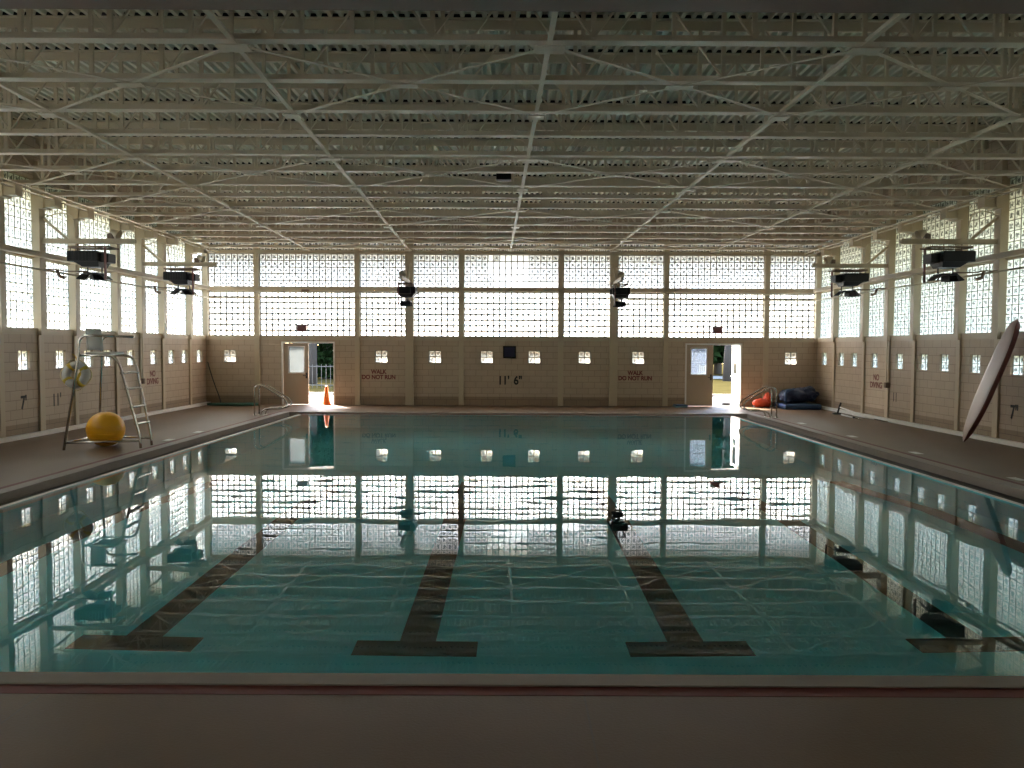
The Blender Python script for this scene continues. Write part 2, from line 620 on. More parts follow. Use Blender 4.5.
PROF = [(NY, -1.13), (11.5, -1.55), (17.5, -3.5), (WY1, -3.55)]
def pool_z(y):
    for (a, za), (b, zb) in zip(PROF, PROF[1:]):
        if y <= b:
            return za + (zb - za) * (y - a) / (b - a)
    return PROF[-1][1]
bm = new()
rows = []
for y, z in PROF:
    rows.append([bm.verts.new(p) for p in ((WX0, y, -0.03), (WX0, y, z), (WX1, y, z), (WX1, y, -0.03))])
for A, B in zip(rows, rows[1:]):
    for i in range(3):
        bm.faces.new((A[i], A[i + 1], B[i + 1], B[i]))
bm.faces.new(rows[0][::-1])
bm.faces.new(rows[-1])
obj('pool_basin', bm, M['basin'], kind='structure', label='aqua plastered pool basin under the water', cat='pool')

WZ = -0.045
bm = new()
vv = [bm.verts.new(p) for p in ((WX0, NY, WZ), (WX1, NY, WZ), (WX1, WY1, WZ), (WX0, WY1, WZ))]
bm.faces.new(vv)
o = obj('pool_water', bm, M['water'], kind='structure', label='still clear pool water mirroring the windows', cat='water')

LANES = [(-5.33, 'lane line beside the basin wall on the lifeguard chair side'),
         (-3.05, 'second lane line from the lifeguard chair side'),
         (-0.77, 'lane line just on the chair side of the pool middle'),
         (1.46, 'lane line just on the board side of the pool middle'),
         (3.79, 'second lane line from the leaning board side'),
         (6.03, 'lane line beside the basin wall on the leaning board side')]
for lx, lab in LANES:
    t_ = thing('lane_line', 'dark tiled ' + lab, 'lane line', (lx, 6.5, pool_z(6.5)), 'dark lane lines on the pool floor')
    bm = new()
    ys = [6.63, 8, 9.5, 11.5, 13.2, 15.0]
    prev = None
    for y in ys:
        z = pool_z(y) + 0.006
        cur = [bm.verts.new((lx - 0.15, y, z)), bm.verts.new((lx + 0.15, y, z)),
               bm.verts.new((lx + 0.15, y, z - 0.02)), bm.verts.new((lx - 0.15, y, z - 0.02))]
        if prev:
            for i in range(4):
                bm.faces.new((prev[i], prev[(i + 1) % 4], cur[(i + 1) % 4], cur[i]))
        else:
            bm.faces.new(cur)
        prev = cur
    bm.faces.new(prev[::-1])
    obj('stripe', bm, M['lane'], t_)
    bm = new()
    box(bm, lx - 0.50, lx + 0.50, 6.35, 6.63, pool_z(6.5) - 0.02, pool_z(6.5) + 0.014)
    obj('crossbar', bm, M['lane'], t_)

# ------------------------------------------------------------------ walls
def rects_minus(u0, u1, v0, v1, holes):
    """grid decomposition of a rectangle minus rectangular holes"""
    us = sorted({u0, u1, *[h[0] for h in holes], *[h[1] for h in holes]})
    vs2 = sorted({v0, v1, *[h[2] for h in holes], *[h[3] for h in holes]})
    us = [u for u in us if u0 <= u <= u1]
    vs2 = [v for v in vs2 if v0 <= v <= v1]
    for a, b in zip(us, us[1:]):
        run = None
        for c, d in zip(vs2, vs2[1:]):
            mu, mv = (a + b) / 2, (c + d) / 2
            if any(h[0] < mu < h[1] and h[2] < mv < h[3] for h in holes):
                if run: yield (a, b, *run); run = None
            else:
                run = (run[0], d) if run else (c, d)
        if run: yield (a, b, *run)

SW0, SW1 = 1.455, 1.870        # the little two-by-two glass block windows
SMALL_F = [-9.66, -4.46, -2.62, -0.85, 0.78, 2.50, 4.34, 9.58]
def small_side(SS):
    out = []
    for i, (a, b) in enumerate(zip(SS, SS[1:])):
        c = D - (a + b) / 2 + 0.12
        if b - a > 1.9:
            out += [c + 0.49, c - 0.49]
        else:
            out.append(c)
    return out
SMALL_L, SMALL_R = small_side(SL), small_side(SR)

holes = [(a, b, 0, DOOR_H) for a, b in DOORS] + [(-WX, WX, SILL, WTOP)]
holes += [(c - 0.205, c + 0.205, SW0, SW1) for c in SMALL_F]
bm = new()
for a, b, c, d in rects_minus(-WX - TH, WX + TH, 0, ROOF + 0.1, holes):
    box(bm, a, b, D, D + TH, c, d)
obj('wall_end', bm, M['block_x'], kind='structure', label='painted block end wall facing across the pool', cat='wall')
for nm, sx, SS, small in (('wall_left', -1, SL, SMALL_L), ('wall_right', 1, SR, SMALL_R)):
    yend = D - SS[-1]
    holes = [(yend, D, SILL, WTOP), (-5.5, yend - 0.3, SILL, WTOP)] + [(c - 0.205, c + 0.205, SW0, SW1) for c in small]
    bm = new()
    for a, b, c, d in rects_minus(YB, D + TH, 0, ROOF + 0.1, holes):
        box(bm, sx * WX, sx * (WX + TH), a, b, c, d)
    obj(nm, bm, M['block_y'], kind='structure', cat='wall',
        label='painted block wall ' + ('behind the lifeguard chair' if sx < 0 else 'behind the leaning board'))
bm = new()
box(bm, -WX - TH, WX + TH, YB - TH, YB, -0.3, ROOF + 0.1)
obj('wall_back', bm, M['block_x'], kind='structure', label='painted block wall behind the viewer', cat='wall')

# fluted roof decking
bm = new()
pitch = 0.152
x = -WX - TH
prev = None
prof = []
while x < WX + TH:
    prof += [(x, ROOF + 0.0), (x + 0.055, ROOF + 0.0), (x + 0.075, ROOF + 0.085), (x + 0.132, ROOF + 0.085)]
    x += pitch
ylist = [YB - TH, D + TH]
A = [bm.verts.new((px, ylist[0], pz)) for px, pz in prof]
B = [bm.verts.new((px, ylist[1], pz)) for px, pz in prof]
for i in range(len(prof) - 1):
    bm.faces.new((A[i], A[i + 1], B[i + 1], B[i]))
box(bm, -WX - TH, WX + TH, YB - TH, D + TH, ROOF + 0.10, ROOF + 0.2)
obj('ceiling', bm, M['decking'], kind='structure', label='cream fluted steel roof decking above the joists', cat='ceiling')

# eaves outside (they shade the upper window rows)
bm = new()
box(bm, -WX - TH - 0.1, WX + 2.3, D + TH, D + TH + 1.12, 5.45, 5.65)
obj('trim_5', bm, M['soffit'], kind='structure', label='eave overhanging the end wall outside', cat='trim')
bm = new()
box(bm, -WX - TH - 1.12, -WX - TH, YB, D - 0.7, 5.45, 5.65)
obj('trim_6', bm, M['soffit'], kind='structure', label='deep eave outside the wall behind the lifeguard chair', cat='trim')
bm = new()
box(bm, WX + TH, WX + TH + 4.4, YB, D + TH + 0.6, 5.45, 5.65)  # unseen slab added to cut sky light on this side's windows
obj('trim_7', bm, M['soffit'], kind='structure', label='broad roof added to block sky light outside the wall behind the leaning board', cat='trim')

# ------------------------------------------------------------------ glass block windows
WN = [0]
def uvq(bm, uvl, verts, uvs):
    f = bm.faces.new(verts)
    for l, u in zip(f.loops, uvs):
        l[uvl].uv = u
    return f

def window(place, u0, u1, z0, z1, ncol, nrow, label, clear=(), m_=0.0085, glass='side_glass'):
    """place(u, depth, z) -> world point; depth > 0 goes out through the wall. One glass mesh, a mortar grid under it."""
    WN[0] += 1
    cu, cz = (u1 - u0) / ncol, (z1 - z0) / nrow
    bm = new()
    uvl = bm.loops.layers.uv.new('UVMap')
    sd = random.random() * 40
    for i in range(ncol):
        for j in range(nrow):
            a, b = u0 + i * cu + m_, u0 + (i + 1) * cu - m_
            c, d = z0 + j * cz + m_, z0 + (j + 1) * cz - m_
            q = 0.028
            R0 = [(a, 0.012, c), (b, 0.012, c), (b, 0.012, d), (a, 0.012, d)]
            R1 = [(a + q, 0.0, c + q), (b - q, 0.0, c + q), (b - q, 0.0, d - q), (a + q, 0.0, d - q)]
            def uvof(p):
                return (math.floor(sd) + i * 3 + (p[0] - a) / (b - a) * 0.98 + 0.01, math.floor(sd) + j * 3 + (p[2] - c) / (d - c) * 0.98 + 0.01)
            V0 = [bm.verts.new(place(*p)) for p in R0]
            V1 = [bm.verts.new(place(*p)) for p in R1]
            U0 = [uvof(p) for p in R0]
            U1 = [uvof(p) for p in R1]
            mi = 1 if (i, j) in clear else 0
            uvq(bm, uvl, V1, U1).material_index = mi
            for k in range(4):
                k2 = (k + 1) % 4
                f = uvq(bm, uvl, (V0[k], V0[k2], V1[k2], V1[k]), (U0[k], U0[k2], U1[k2], U1[k]))
                f.material_index = mi
    w = obj('window_%d' % WN[0], bm, [M[glass], M['plain_glass']], kind='structure', label=label, cat='window')
    g = new()
    def b2(a, b, c, d, y0=-0.002, y1=0.03):
        vs_ = [place(*p) for p in ((a, y0, c), (b, y0, c), (b, y1, c), (a, y1, c), (a, y0, d), (b, y0, d), (b, y1, d), (a, y1, d))]
        vv_ = [g.verts.new(p) for p in vs_]
        for f in ((3, 2, 1, 0), (4, 5, 6, 7), (0, 1, 5, 4), (1, 2, 6, 5), (2, 3, 7, 6), (3, 0, 4, 7)):
            g.faces.new([vv_[k] for k in f])
    for i in range(ncol + 1):
        uu = u0 + i * cu
        b2(uu - m_ if i else uu, uu + m_ if i < ncol else uu, z0, z1)
    for j in range(nrow + 1):
        zz = z0 + j * cz
        b2(u0, u1, zz - m_ if j else zz, zz + m_ if j < nrow else zz)
    obj('mortar_grid', g, M['mortar'], w)
    return w

GD = 0.06      # glass set back from the wall's inner face
end_pl = lambda u, d, z: Vector((u, D + GD + d, z))
left_pl = lambda u, d, z: Vector((-WX - GD - d, u, z))
right_pl = lambda u, d, z: Vector((WX + GD + d, u, z))
ENDNAMES = ['at the corner on the lifeguard chair side', 'above the doorway with the traffic cone', 'between cone doorway and chair side heater column',
            'on the pool side of the chair side heater column', 'above the depth mark in the middle', 'on the pool side of the board side heater column',
            'between board side heater column and second doorway', 'above the doorway with the sunlit door', 'at the corner above the navy bundle']
pw = 0.09
for i, (a, b) in enumerate(zip(FX, FX[1:])):
    nc = 16 if b - a > 2.5 else 8
    a2 = a + (pw if i else 0.10)
    b2_ = b - (pw if i < 8 else 0.10)
    cl_hi, cl_lo = set(), set()
    if i == 4:
        cl_hi = {(c, r) for c in range(5, 11) for r in (1, 2, 3)} | {(c, 0) for c in range(5, 16)} | {(c, r) for c in range(4, 5) for r in (2, 3, 4)} | {(c, 4) for c in range(6, 11)}
    if i == 5:
        cl_hi = {(0, 0), (1, 0), (2, 0)}
    window(end_pl, a2, b2_, SILL, MID0, nc, 8, 'lower end wall glass block window ' + ENDNAMES[i], cl_lo, 0.024, 'block_glass')
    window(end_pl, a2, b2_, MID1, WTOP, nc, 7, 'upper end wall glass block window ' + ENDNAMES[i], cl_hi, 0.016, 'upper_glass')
SIDE = {-1: 'lifeguard chair side wall', 1: 'leaning board side wall'}
for sx, SS, pl in ((-1, SL, left_pl), (1, SR, right_pl)):
    for i, (a, b) in enumerate(zip(SS, SS[1:])):
        nc = 9 if b - a > 1.9 else 6
        y1_, y0_ = D - a - (0.10 if i == 0 else pw), D - b + pw
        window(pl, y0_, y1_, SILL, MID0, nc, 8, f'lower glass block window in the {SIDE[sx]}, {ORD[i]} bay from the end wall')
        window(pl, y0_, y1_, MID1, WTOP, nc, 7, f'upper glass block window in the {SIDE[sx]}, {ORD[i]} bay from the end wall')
for sx, SS, pl in ((-1, SL, left_pl), (1, SR, right_pl)):
    window(pl, -5.5, D - SS[-1] - 0.3, SILL, WTOP, 48, 16, f'long unseen glass block window added for daylight in the {SIDE[sx]} beside the near deck')  # extra glazing out of view, put in to brighten near water and ceiling
SMN = ['in the corner by the green hose', 'above the safety sign beside the cone doorway', 'beside the chair side heater column',
       'on the chair side of the navy panel', 'on the board side of the navy panel', 'beside the board side heater column', 'above the safety sign by the second doorway', 'above the navy bundle']
for c, n_ in zip(SMALL_F, SMN):
    window(lambda u, d, z: Vector((u, D + 0.05 + d, z)), c - 0.205, c + 0.205, SW0, SW1, 2, 2, 'small square four-block window low in the end wall ' + n_, (), 0.014, 'dimmed_small_glass')
for sx, lst in ((-1, SMALL_L), (1, SMALL_R)):
    for i, c in enumerate(lst):
        pl = (lambda u, d, z, s=sx: Vector((s * (WX + 0.05 + d), u, z)))
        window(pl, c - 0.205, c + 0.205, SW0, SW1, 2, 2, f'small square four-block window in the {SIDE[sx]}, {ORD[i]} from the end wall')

# sill, window head and mid rail steel
TN = [8]
def trim(bm, m, label, name=None):
    o = obj(name or 'trim_%d' % TN[0], bm, m, kind='structure', label=label, cat='trim')
    if not name: TN[0] += 1
    return o
PROT = 0.11
bm = new(); box(bm, -WX, WX, D - 0.03, D + GD + 0.02, SILL - 0.14, SILL)
trim(bm, M['post'], 'cream sill band under the end wall windows')
bm = new(); box(bm, -WX, WX, D - 0.07, D + 0.12, MID0 + 0.005, MID1 - 0.005)
trim(bm, M['post'], 'cream rail between lower and upper end wall windows')
bm = new(); box(bm, -WX, WX, D - 0.10, D + 0.12, 5.15, 5.265)
trim(bm, M['post'], 'cream header beam across the top of the end wall windows')
for sx, SS in ((-1, SL), (1, SR)):
    ye = D - SS[-1]
    bm = new(); box(bm, sx * (WX - 0.03), sx * (WX + GD + 0.02), ye, D, SILL - 0.14, SILL)
    trim(bm, M['post'], 'cream sill band under the windows of the ' + SIDE[sx])
    bm = new(); box(bm, sx * (WX + 0.02), sx * (WX + 0.12), ye, D, MID0 + 0.005, MID1 - 0.005); rbox(bm, sx * (WX - 0.23) if sx > 0 else -(WX - PROT - 0.005), sx * (WX - PROT - 0.005) if sx > 0 else -(WX - 0.23), ye, D - 0.12, MID0 + 0.02, MID1 - 0.01, 0.02)
    trim(bm, M['post'], 'cream rail between lower and upper windows of the ' + SIDE[sx])
    bm = new(); box(bm, sx * (WX - 0.02), sx * (WX - 0.16), YB, D - 0.02, 0, 0.085)
    trim(bm, M['white_paint'], 'white curb along the foot of the ' + SIDE[sx], 'baseboard_left' if sx < 0 else 'baseboard_right')

# ------------------------------------------------------------------ steel posts
def post_bm_side(sx, y, w, cap=True):
    bm = new()
    box(bm, sx * (WX - PROT), sx * (WX + 0.16), y - w / 2, y + w / 2, SILL - 0.15, WTOP + 0.4)
    box(bm, sx * (WX - 0.045), sx * (WX + 0.0), y - w / 2 + 0.02, y + w / 2 - 0.02, 0, SILL - 0.15)
    return bm
for sx, SS in ((-1, SL), (1, SR)):
    for i, s in enumerate(SS[1:]):
        y = D - s
        col = i in (2, 5, 8, 11)
        w = 0.23 if col else 0.19
        nm = 'steel column' if col else 'steel window post'
        t_ = thing('steel_column' if col else 'steel_post', f'cream {nm} in the {SIDE[sx]}, {ORD[i]} from the end wall', 'column',
                   (sx * (WX - PROT), y, 0), 'cream steel posts between the windows', 'structure')
        obj('shaft', post_bm_side(sx, y, w), M['post'], t_)
        bm = new()
        box(bm, sx * (WX - PROT), sx * (WX - PROT - 0.36), y - 0.13, y + 0.13, 5.0, 5.25)
        box(bm, sx * (WX - PROT + 0.02), sx * (WX - PROT - 0.12), y - 0.16, y + 0.16, 4.97, 5.28)
        obj('bearing_bracket', bm, M['post'], t_)
for i, x in enumerate(FX[1:-1]):
    col = i in (2, 5)
    w = 0.28 if col else 0.175
    bm = new()
    box(bm, x - w / 2, x + w / 2, D - (PROT if col else 0.09), D + 0.16, SILL - 0.15, WTOP + 0.4)
    box(bm, x - w / 2, x + w / 2, D - (0.09 if col else 0.045), D, 0, SILL - 0.15)
    where = ['between the chair side corner and the cone doorway', 'beside the cone doorway, on its pool side', 'carrying the chair side end wall heater', 'on the chair side of the navy panel',
             'on the board side of the navy panel', 'carrying the board side end wall heater', 'beside the second doorway, on its pool side', 'between the second doorway and the navy bundle'][i]
    obj('steel_column' if col else 'steel_post', bm, M['post'], label='cream steel ' + ('column' if col else 'window post') + ' on the end wall ' + where, cat='column',
        group='cream steel posts between the windows', kind='structure')
for sx in (-1, 1):
    bm = new(); box(bm, sx * (WX - 0.10), sx * (WX + 0.1), D - 0.10, D + 0.1, SILL - 0.15, WTOP + 0.3)
    obj('steel_post', bm, M['post'], label='cream steel corner post where the end wall meets the ' + SIDE[sx], cat='column', group='cream steel posts between the windows', kind='structure')

# ------------------------------------------------------------------ roof joists, bridging, cross braces
JY = [8.88 + 1.29 * i for i in range(15)]
def joist_parts(root, y):
    w = WX - 0.05
    bm = new()
    box(bm, -w, w, y - 0.085, y + 0.085, ROOF - 0.02, ROOF - 0.008)
    box(bm, -w, w, y - 0.02, y + 0.02, ROOF - 0.15, ROOF - 0.02)
    obj('top_chord', bm, M['joist'], root)
    bm = new()
    box(bm, -w, w, y - 0.075, y + 0.075, CH, CH + 0.014)
    box(bm, -w, w, y - 0.012, y + 0.012, CH + 0.014, CH + 0.085)
    obj('bottom_chord', bm, M['joist'], root)
    bm = new()
    n = 12
    st = 2 * w / n
    for k in range(n):
        xa, xm, xb = -w + k * st, -w + (k + .5) * st, -w + (k + 1) * st
        bar(bm, (xa, y, ROOF - 0.07), (xm, y, CH + 0.05), 0.022, 0.035, (0, 1, 0))
        bar(bm, (xm, y, CH + 0.05), (xb, y, ROOF - 0.07), 0.022, 0.035, (0, 1, 0))
        bar(bm, (xm, y, CH + 0.05), (xm, y, ROOF - 0.07), 0.05, 0.05, (0, 1, 0))
        if k:
            bar(bm, (xa, y, CH + 0.05), (xa, y, ROOF - 0.07), 0.045, 0.045, (0, 1, 0))
    obj('web', bm, M['joist'], root)
    bm = new()
    box(bm, -w, w, y - 0.065, y - 0.055, ROOF - 0.008, ROOF + 0.045)
    obj('flute_shade_strip', bm, M['black'], root)  # added black strip standing in for the shade in the flute gaps
j0 = thing('roof_joist', 'cream open web roof joist next to the big brown girder', 'joist', (0, JY[0], CH), 'cream open web roof joists')
joist_parts(j0, JY[0])
for i, y in enumerate(JY[1:], 1):
    copy_tree(j0, f'cream open web roof joist, {ORD[i]} beyond the one by the brown girder' if i < 14 else 'cream open web roof joist closest to the end wall', (0, y, CH))
# girder at the near edge of the view
t_ = thing('roof_girder', 'big brown steel girder crossing above the near end of the pool', 'girder', (0, 7.6, CH))
bm = new(); box(bm, -WX + 0.02, WX - 0.02, 7.28, 7.88, CH - 0.075, CH - 0.025)
obj('bottom_flange', bm, M['girder'], t_)
bm = new(); box(bm, -WX + 0.02, WX - 0.02, 7.55, 7.60, CH - 0.025, ROOF - 0.05)
obj('girder_web', bm, M['girder'], t_)
bm = new(); box(bm, -WX + 0.02, WX - 0.02, 7.40, 7.76, ROOF - 0.05, ROOF - 0.005)
obj('top_flange', bm, M['girder'], t_)

BX = [-6.5, -3.1, 0.3, 3.7, 7.1]
BL = ['over the deck on the lifeguard chair side', 'over the chair side half of the pool', 'over the middle of the pool', 'over the board side half of the pool', 'over the deck on the leaning board side']
def bx(x, y):
    return x + 0.09 - 0.024 * (y - JY[0])
for x, l in zip(BX, BL):
    bm = new()
    bar(bm, (bx(x, JY[0] - 1.0), JY[0] - 1.0, CH - 0.012), (bx(x, D), D - 0.02, CH - 0.012), 0.06, 0.012)
    bar(bm, (bx(x, JY[0] - 1.0), JY[0] - 1.0, CH + 0.02), (bx(x, D), D - 0.02, CH + 0.02), 0.012, 0.05)
    obj('bridging_bar', bm, M['joist'], label='long cream bridging bar under the joists ' + l, cat='bridging bar', group='long bridging bars under the joists')
XB = [-9.9] + BX + [10.3]
XL = ['along the lifeguard chair side wall', 'over the chair side deck edge', 'just on the chair side of the middle', 'just on the board side of the middle', 'over the board side deck edge', 'along the leaning board side wall']
def brace(i, j):
    ya, ym, yb = JY[j], JY[j + 1], JY[j + 2]
    edge = lambda k, y: XB[k] if k in (0, 6) else bx(XB[k], y)
    xm = (edge(i, ym) + edge(i + 1, ym)) / 2
    t_ = thing('cross_brace', f'crossed cream braces {XL[i]}, from the {ORD[j]} joist', 'brace', (xm, ym, CH - 0.05), 'crossed braces under the joists')
    for n_, (a, b) in enumerate((((edge(i, ya), ya), (edge(i + 1, yb), yb)), ((edge(i + 1, ya), ya), (edge(i, yb), yb)))):
        bm = new()
        A_, B_ = Vector((a[0], a[1], CH - 0.030)), Vector((b[0], b[1], CH - 0.030))
        if n_:
            A_.z = B_.z = CH - 0.042
        bar(bm, A_.lerp(B_, 0.03), A_.lerp(B_, 0.97), 0.05, 0.010)
        obj('brace_bar', bm, M['joist'], t_)
    bm = new()
    box(bm, xm - 0.17, xm + 0.17, ym - 0.075, ym + 0.075, CH - 0.060, CH - 0.050)
    obj('gusset_plate', bm, M['joist'], t_)
for j in (0, 4, 8, 12):
    for i in range(6):
        brace(i, j)
brace(0, 6); brace(5, 6)
# gusset plates where braces meet the bridging
for x, l in zip(BX, BL):
    for j in (0, 2, 4, 6, 8, 10, 12, 14):
        bm = new()
        big = j % 4 == 0
        w = 0.17 if big else 0.11
        xx = bx(x, JY[j])
        box(bm, xx - w, xx + w, JY[j] - 0.1, JY[j] + 0.1, CH - 0.075, CH - 0.06)
        obj('gusset_plate', bm, M['joist'], label=f'flat cream gusset plate {l}, at the {ORD[j]} joist', cat='plate', group='gusset plates on the bridging bars')
bm = new(); tube(bm, [(0.02, 7.9, 6.1), (0.02, D - 0.3, 6.1)], 0.014, 6)
obj('conduit', bm, M['cream'], label='thin conduit running along the roof middle between the joist webs', cat='conduit')
bm = new(); rbox(bm, -0.33, -0.02, 16.64, 16.9, 5.40, 5.54, 0.02); 
obj('junction_box', bm, M['black'], label='black box hanging among the joists above the pool middle', cat='box')

# ------------------------------------------------------------------ pipes on the walls
def pipe(pts, r, label, cat='pipe', m='cream', rad=0.12):
    bm = new(); tube(bm, fillet(pts, rad), r, 8)
    return obj('wall_pipe', bm, M[m], label=label, cat=cat)
for sx in (-1, 1):
    x = sx * (WX - 0.20)
    pipe([(x, 8.0, 3.63), (x, D - 0.20, 3.63), (sx * (WX - 0.3), D - 0.16, 3.63), (sx * 3.95, D - 0.16, 3.64)], 0.022, f'thin pipe along the {SIDE[sx]} turning onto the end wall to its heater')
    pipe([(sx * (WX - 0.28), D - 0.2, 3.83), (sx * 3.8, D - 0.2, 3.83)], 0.022, f'upper thin pipe on the end wall reaching the heater from the {SIDE[sx]}')
    for k, (dx, dz) in enumerate(((0.0, 0.0), (0.10, 0.06))):
        pipe([(sx * (WX - 0.42 - dx), 8.0, 5.16 + dz), (sx * (WX - 0.42 - dx), D - 0.05, 5.16 + dz)], 0.02,
             f'{"lower" if k == 0 else "upper"} conduit under the joist ends along the {SIDE[sx]}', 'conduit')
    yv = D - (5.05 if sx < 0 else 5.45)
    t_ = thing('switch_conduit', f'thin vertical conduit with a dark switch box on the {SIDE[sx]}', 'conduit', (sx * (WX - 0.14), yv, 1.0))
    bm = new(); tube(bm, [(sx * (WX - 0.13), yv, 1.0), (sx * (WX - 0.13), yv, 3.63)], 0.014, 6); obj('conduit_tube', bm, M['post'], t_)
    bm = new(); rbox(bm, sx * (WX - 0.17), sx * (WX - 0.05), yv - 0.06, yv + 0.06, 0.92, 1.07, 0.012); obj('switch_box', bm, M['girder'], t_)

# ------------------------------------------------------------------ heaters on brackets
def make_bracket():
    t_ = thing('support_bracket', '', 'bracket', (0, 0, 0))
    bm = new(); box(bm, 0, 2.05, -0.045, 0.045, -0.006, 0.006 + 0.0); box(bm, 0, 2.05, 0.033, 0.045, -0.055, 0.055); box(bm, 0, 2.05, -0.045, 0.045, 0.045, 0.055); box(bm, 0, 2.05, -0.045, 0.045, -0.055, -0.045)
    box(bm, 0, 2.05, -0.045, -0.033, -0.055, 0.055)
    obj('arm', bm, M['post'], t_)
    bm = new(); bar(bm, (0.0, 0, 0.52), (0.56, 0, 0.04), 0.05, 0.07, (0, 1, 0)); obj('diagonal_brace', bm, M['post'], t_)
    bm = new(); tube(bm, fillet([(0.02, 0.1, 0.54), (0.35, 0.1, 0.64), (0.62, 0.1, 0.58), (0.7, 0.1, 0.06)], 0.2), 0.011, 6); obj('cable', bm, M['cream'], t_)
    return t_
def make_heater():
    t_ = thing('unit_heater', '', 'heater', (0, 0, 0))
    bm = new(); rbox(bm, 0.64, 1.45, -0.22, 0.36, -0.46, -0.23, 0.015)
    cab = obj('cabinet', bm, M['black'], t_)
    bm = new()
    for k in range(9):
        x = 0.70 + k * 0.085
        box(bm, x, x + 0.012, -0.232, -0.218, -0.43, -0.26)
    obj('grille', bm, M['black'], cab)
    bm = new()
    a = [(0.80, -0.20, -0.46), (1.46, -0.20, -0.46), (1.46, 0.34, -0.46), (0.80, 0.34, -0.46)]
    b = [(0.98, -0.12, -0.57), (1.42, -0.12, -0.57), (1.42, 0.26, -0.57), (0.98, 0.26, -0.57)]
    A_ = [bm.verts.new(p) for p in a]; B_ = [bm.verts.new(p) for p in b]
    for k in range(4): bm.faces.new((A_[k], A_[(k + 1) % 4], B_[(k + 1) % 4], B_[k]))
    bm.faces.new(A_[::-1]); bm.faces.new(B_)
    obj('hood', bm, M['black'], t_)
    bm = new(); rbox(bm, 1.45, 1.68, -0.14, 0.22, -0.47, -0.27, 0.02); obj('end_cap', bm, M['black'], t_)
    fr = new()
    tube(fr, fillet([(0.64, -0.16, -0.14), (1.74, -0.16, -0.14)], 0.02), 0.022, 8)
    tube(fr, [(0.64, 0.24, -0.14), (1.74, 0.24, -0.14)], 0.022, 8)
    for x in (0.66, 1.70):
        tube(fr, [(x, -0.16, -0.14), (x, 0.24, -0.14)], 0.022, 8)
    for x in (0.78, 0.95, 1.25):
        tube(fr, [(x, 0.02, -0.055), (x, 0.02, -0.23)], 0.014, 6)
    for y in (-0.16, 0.24):
        tube(fr, [(0.70, y, -0.14), (0.70, y, -0.24)], 0.012, 6)
    obj('hanger_frame', fr, M['girder'], t_)
    bm = new(); bar(bm, (1.62, -0.16, -0.12), (1.62, -0.16, -0.86), 0.05, 0.035, (0, 1, 0)); obj('drop_bar', bm, M['maroon'], t_)
    bm = new()
    for k in range(5):
        a = math.radians(-50 + 25 * k)
        c = Vector((1.20 + 0.09 * (k - 2), 0.05, -0.70))
        d = Vector((math.sin(a) * 0.26, -0.06 * (k % 2), -0.10 - 0.05 * math.cos(a)))
        bar(bm, c, c + d, 0.34, 0.02, (0, 0, 1))
    box(bm, 1.0, 1.42, -0.12, 0.22, -0.73, -0.69)
    for x in (1.02, 1.40):
        box(bm, x - 0.012, x + 0.012, 0.04, 0.07, -0.73, -0.56)
    obj('deflector', bm, M['black'], t_)
    bm = new()
    tube(bm, fillet([(0.0, 0.05, -0.62), (0.3, 0.05, -0.62), (0.45, 0.05, -0.66), (1.0, 0.05, -0.66)], 0.08), 0.018, 6)
    tube(bm, fillet([(0.28, 0.05, -0.62), (0.33, 0.05, -0.78), (0.45, 0.05, -0.80)], 0.05), 0.035, 8)
    obj('gas_pipe', bm, M['girder'], t_)
    return t_
def make_flood():
    t_ = thing('floodlight', '', 'floodlight', (0, 0, 0))
    bm = new(); lathe(bm, [(0.04, 0.0), (0.055, 0.02), (0.07, 0.08), (0.115, 0.18), (0.12, 0.19), (0.105, 0.187), (0.06, 0.09)], (0, 0, 0), 16, 'x'); 
    bmesh.ops.rotate(bm, verts=bm.verts[:], cent=(0, 0, 0), matrix=Matrix.Rotation(math.radians(28), 3, 'Y'))
    bmesh.ops.translate(bm, verts=bm.verts[:], vec=(1.52, 0, 0.22)); obj('reflector', bm, M['cream'], t_)
    bm = new(); rbox(bm, 1.44, 1.56, -0.05, 0.05, 0.055, 0.17, 0.012); tube(bm, [(1.50, 0, 0.16), (1.54, 0, 0.22)], 0.02, 6); obj('mount', bm, M['girder'], t_)
    return t_
pb, ph, pf = make_bracket(), make_heater(), make_flood()
for o_ in ph.children_recursive:
    for v in o_.data.vertices:
        if v.co.x > 0.64:
            v.co.x = 0.64 + (v.co.x - 0.64) * 0.83
AZ = 4.28
HP = [(-(WX - PROT), D - 9.76, 0.0, 'on the lifeguard chair side wall, above the chair'),
      (-(WX - PROT), D - 4.88, 0.0, 'on the lifeguard chair side wall, closer to the end wall'),
      ((WX - PROT), D - 10.34, PI, 'on the leaning board side wall, above the board'),
      ((WX - PROT), D - 5.28, PI, 'on the leaning board side wall, closer to the end wall'),
      (-3.49, D - PROT, -PI / 2, 'on the end wall column towards the lifeguard chair'),
      (3.48, D - PROT, -PI / 2, 'on the end wall column towards the leaning board')]
for k, (x, y, rz, l) in enumerate(HP):
    zz_ = AZ if k < 4 else 4.18
    for p, nm, g in ((pb, 'cream steel arm ', 'steel arms carrying heaters'), (ph, 'black boxed heater ', 'black heaters under the wall arms'),
                     (pf, 'cream floodlight ', 'cream floodlights on the heater arms')):
        if k == 0:
            p.location = (x, y, zz_); p.rotation_euler = (0, 0, rz); p['label'] = nm + l; p['group'] = g
        else:
            c = copy_tree(p, nm + l, (x, y, zz_), rz)

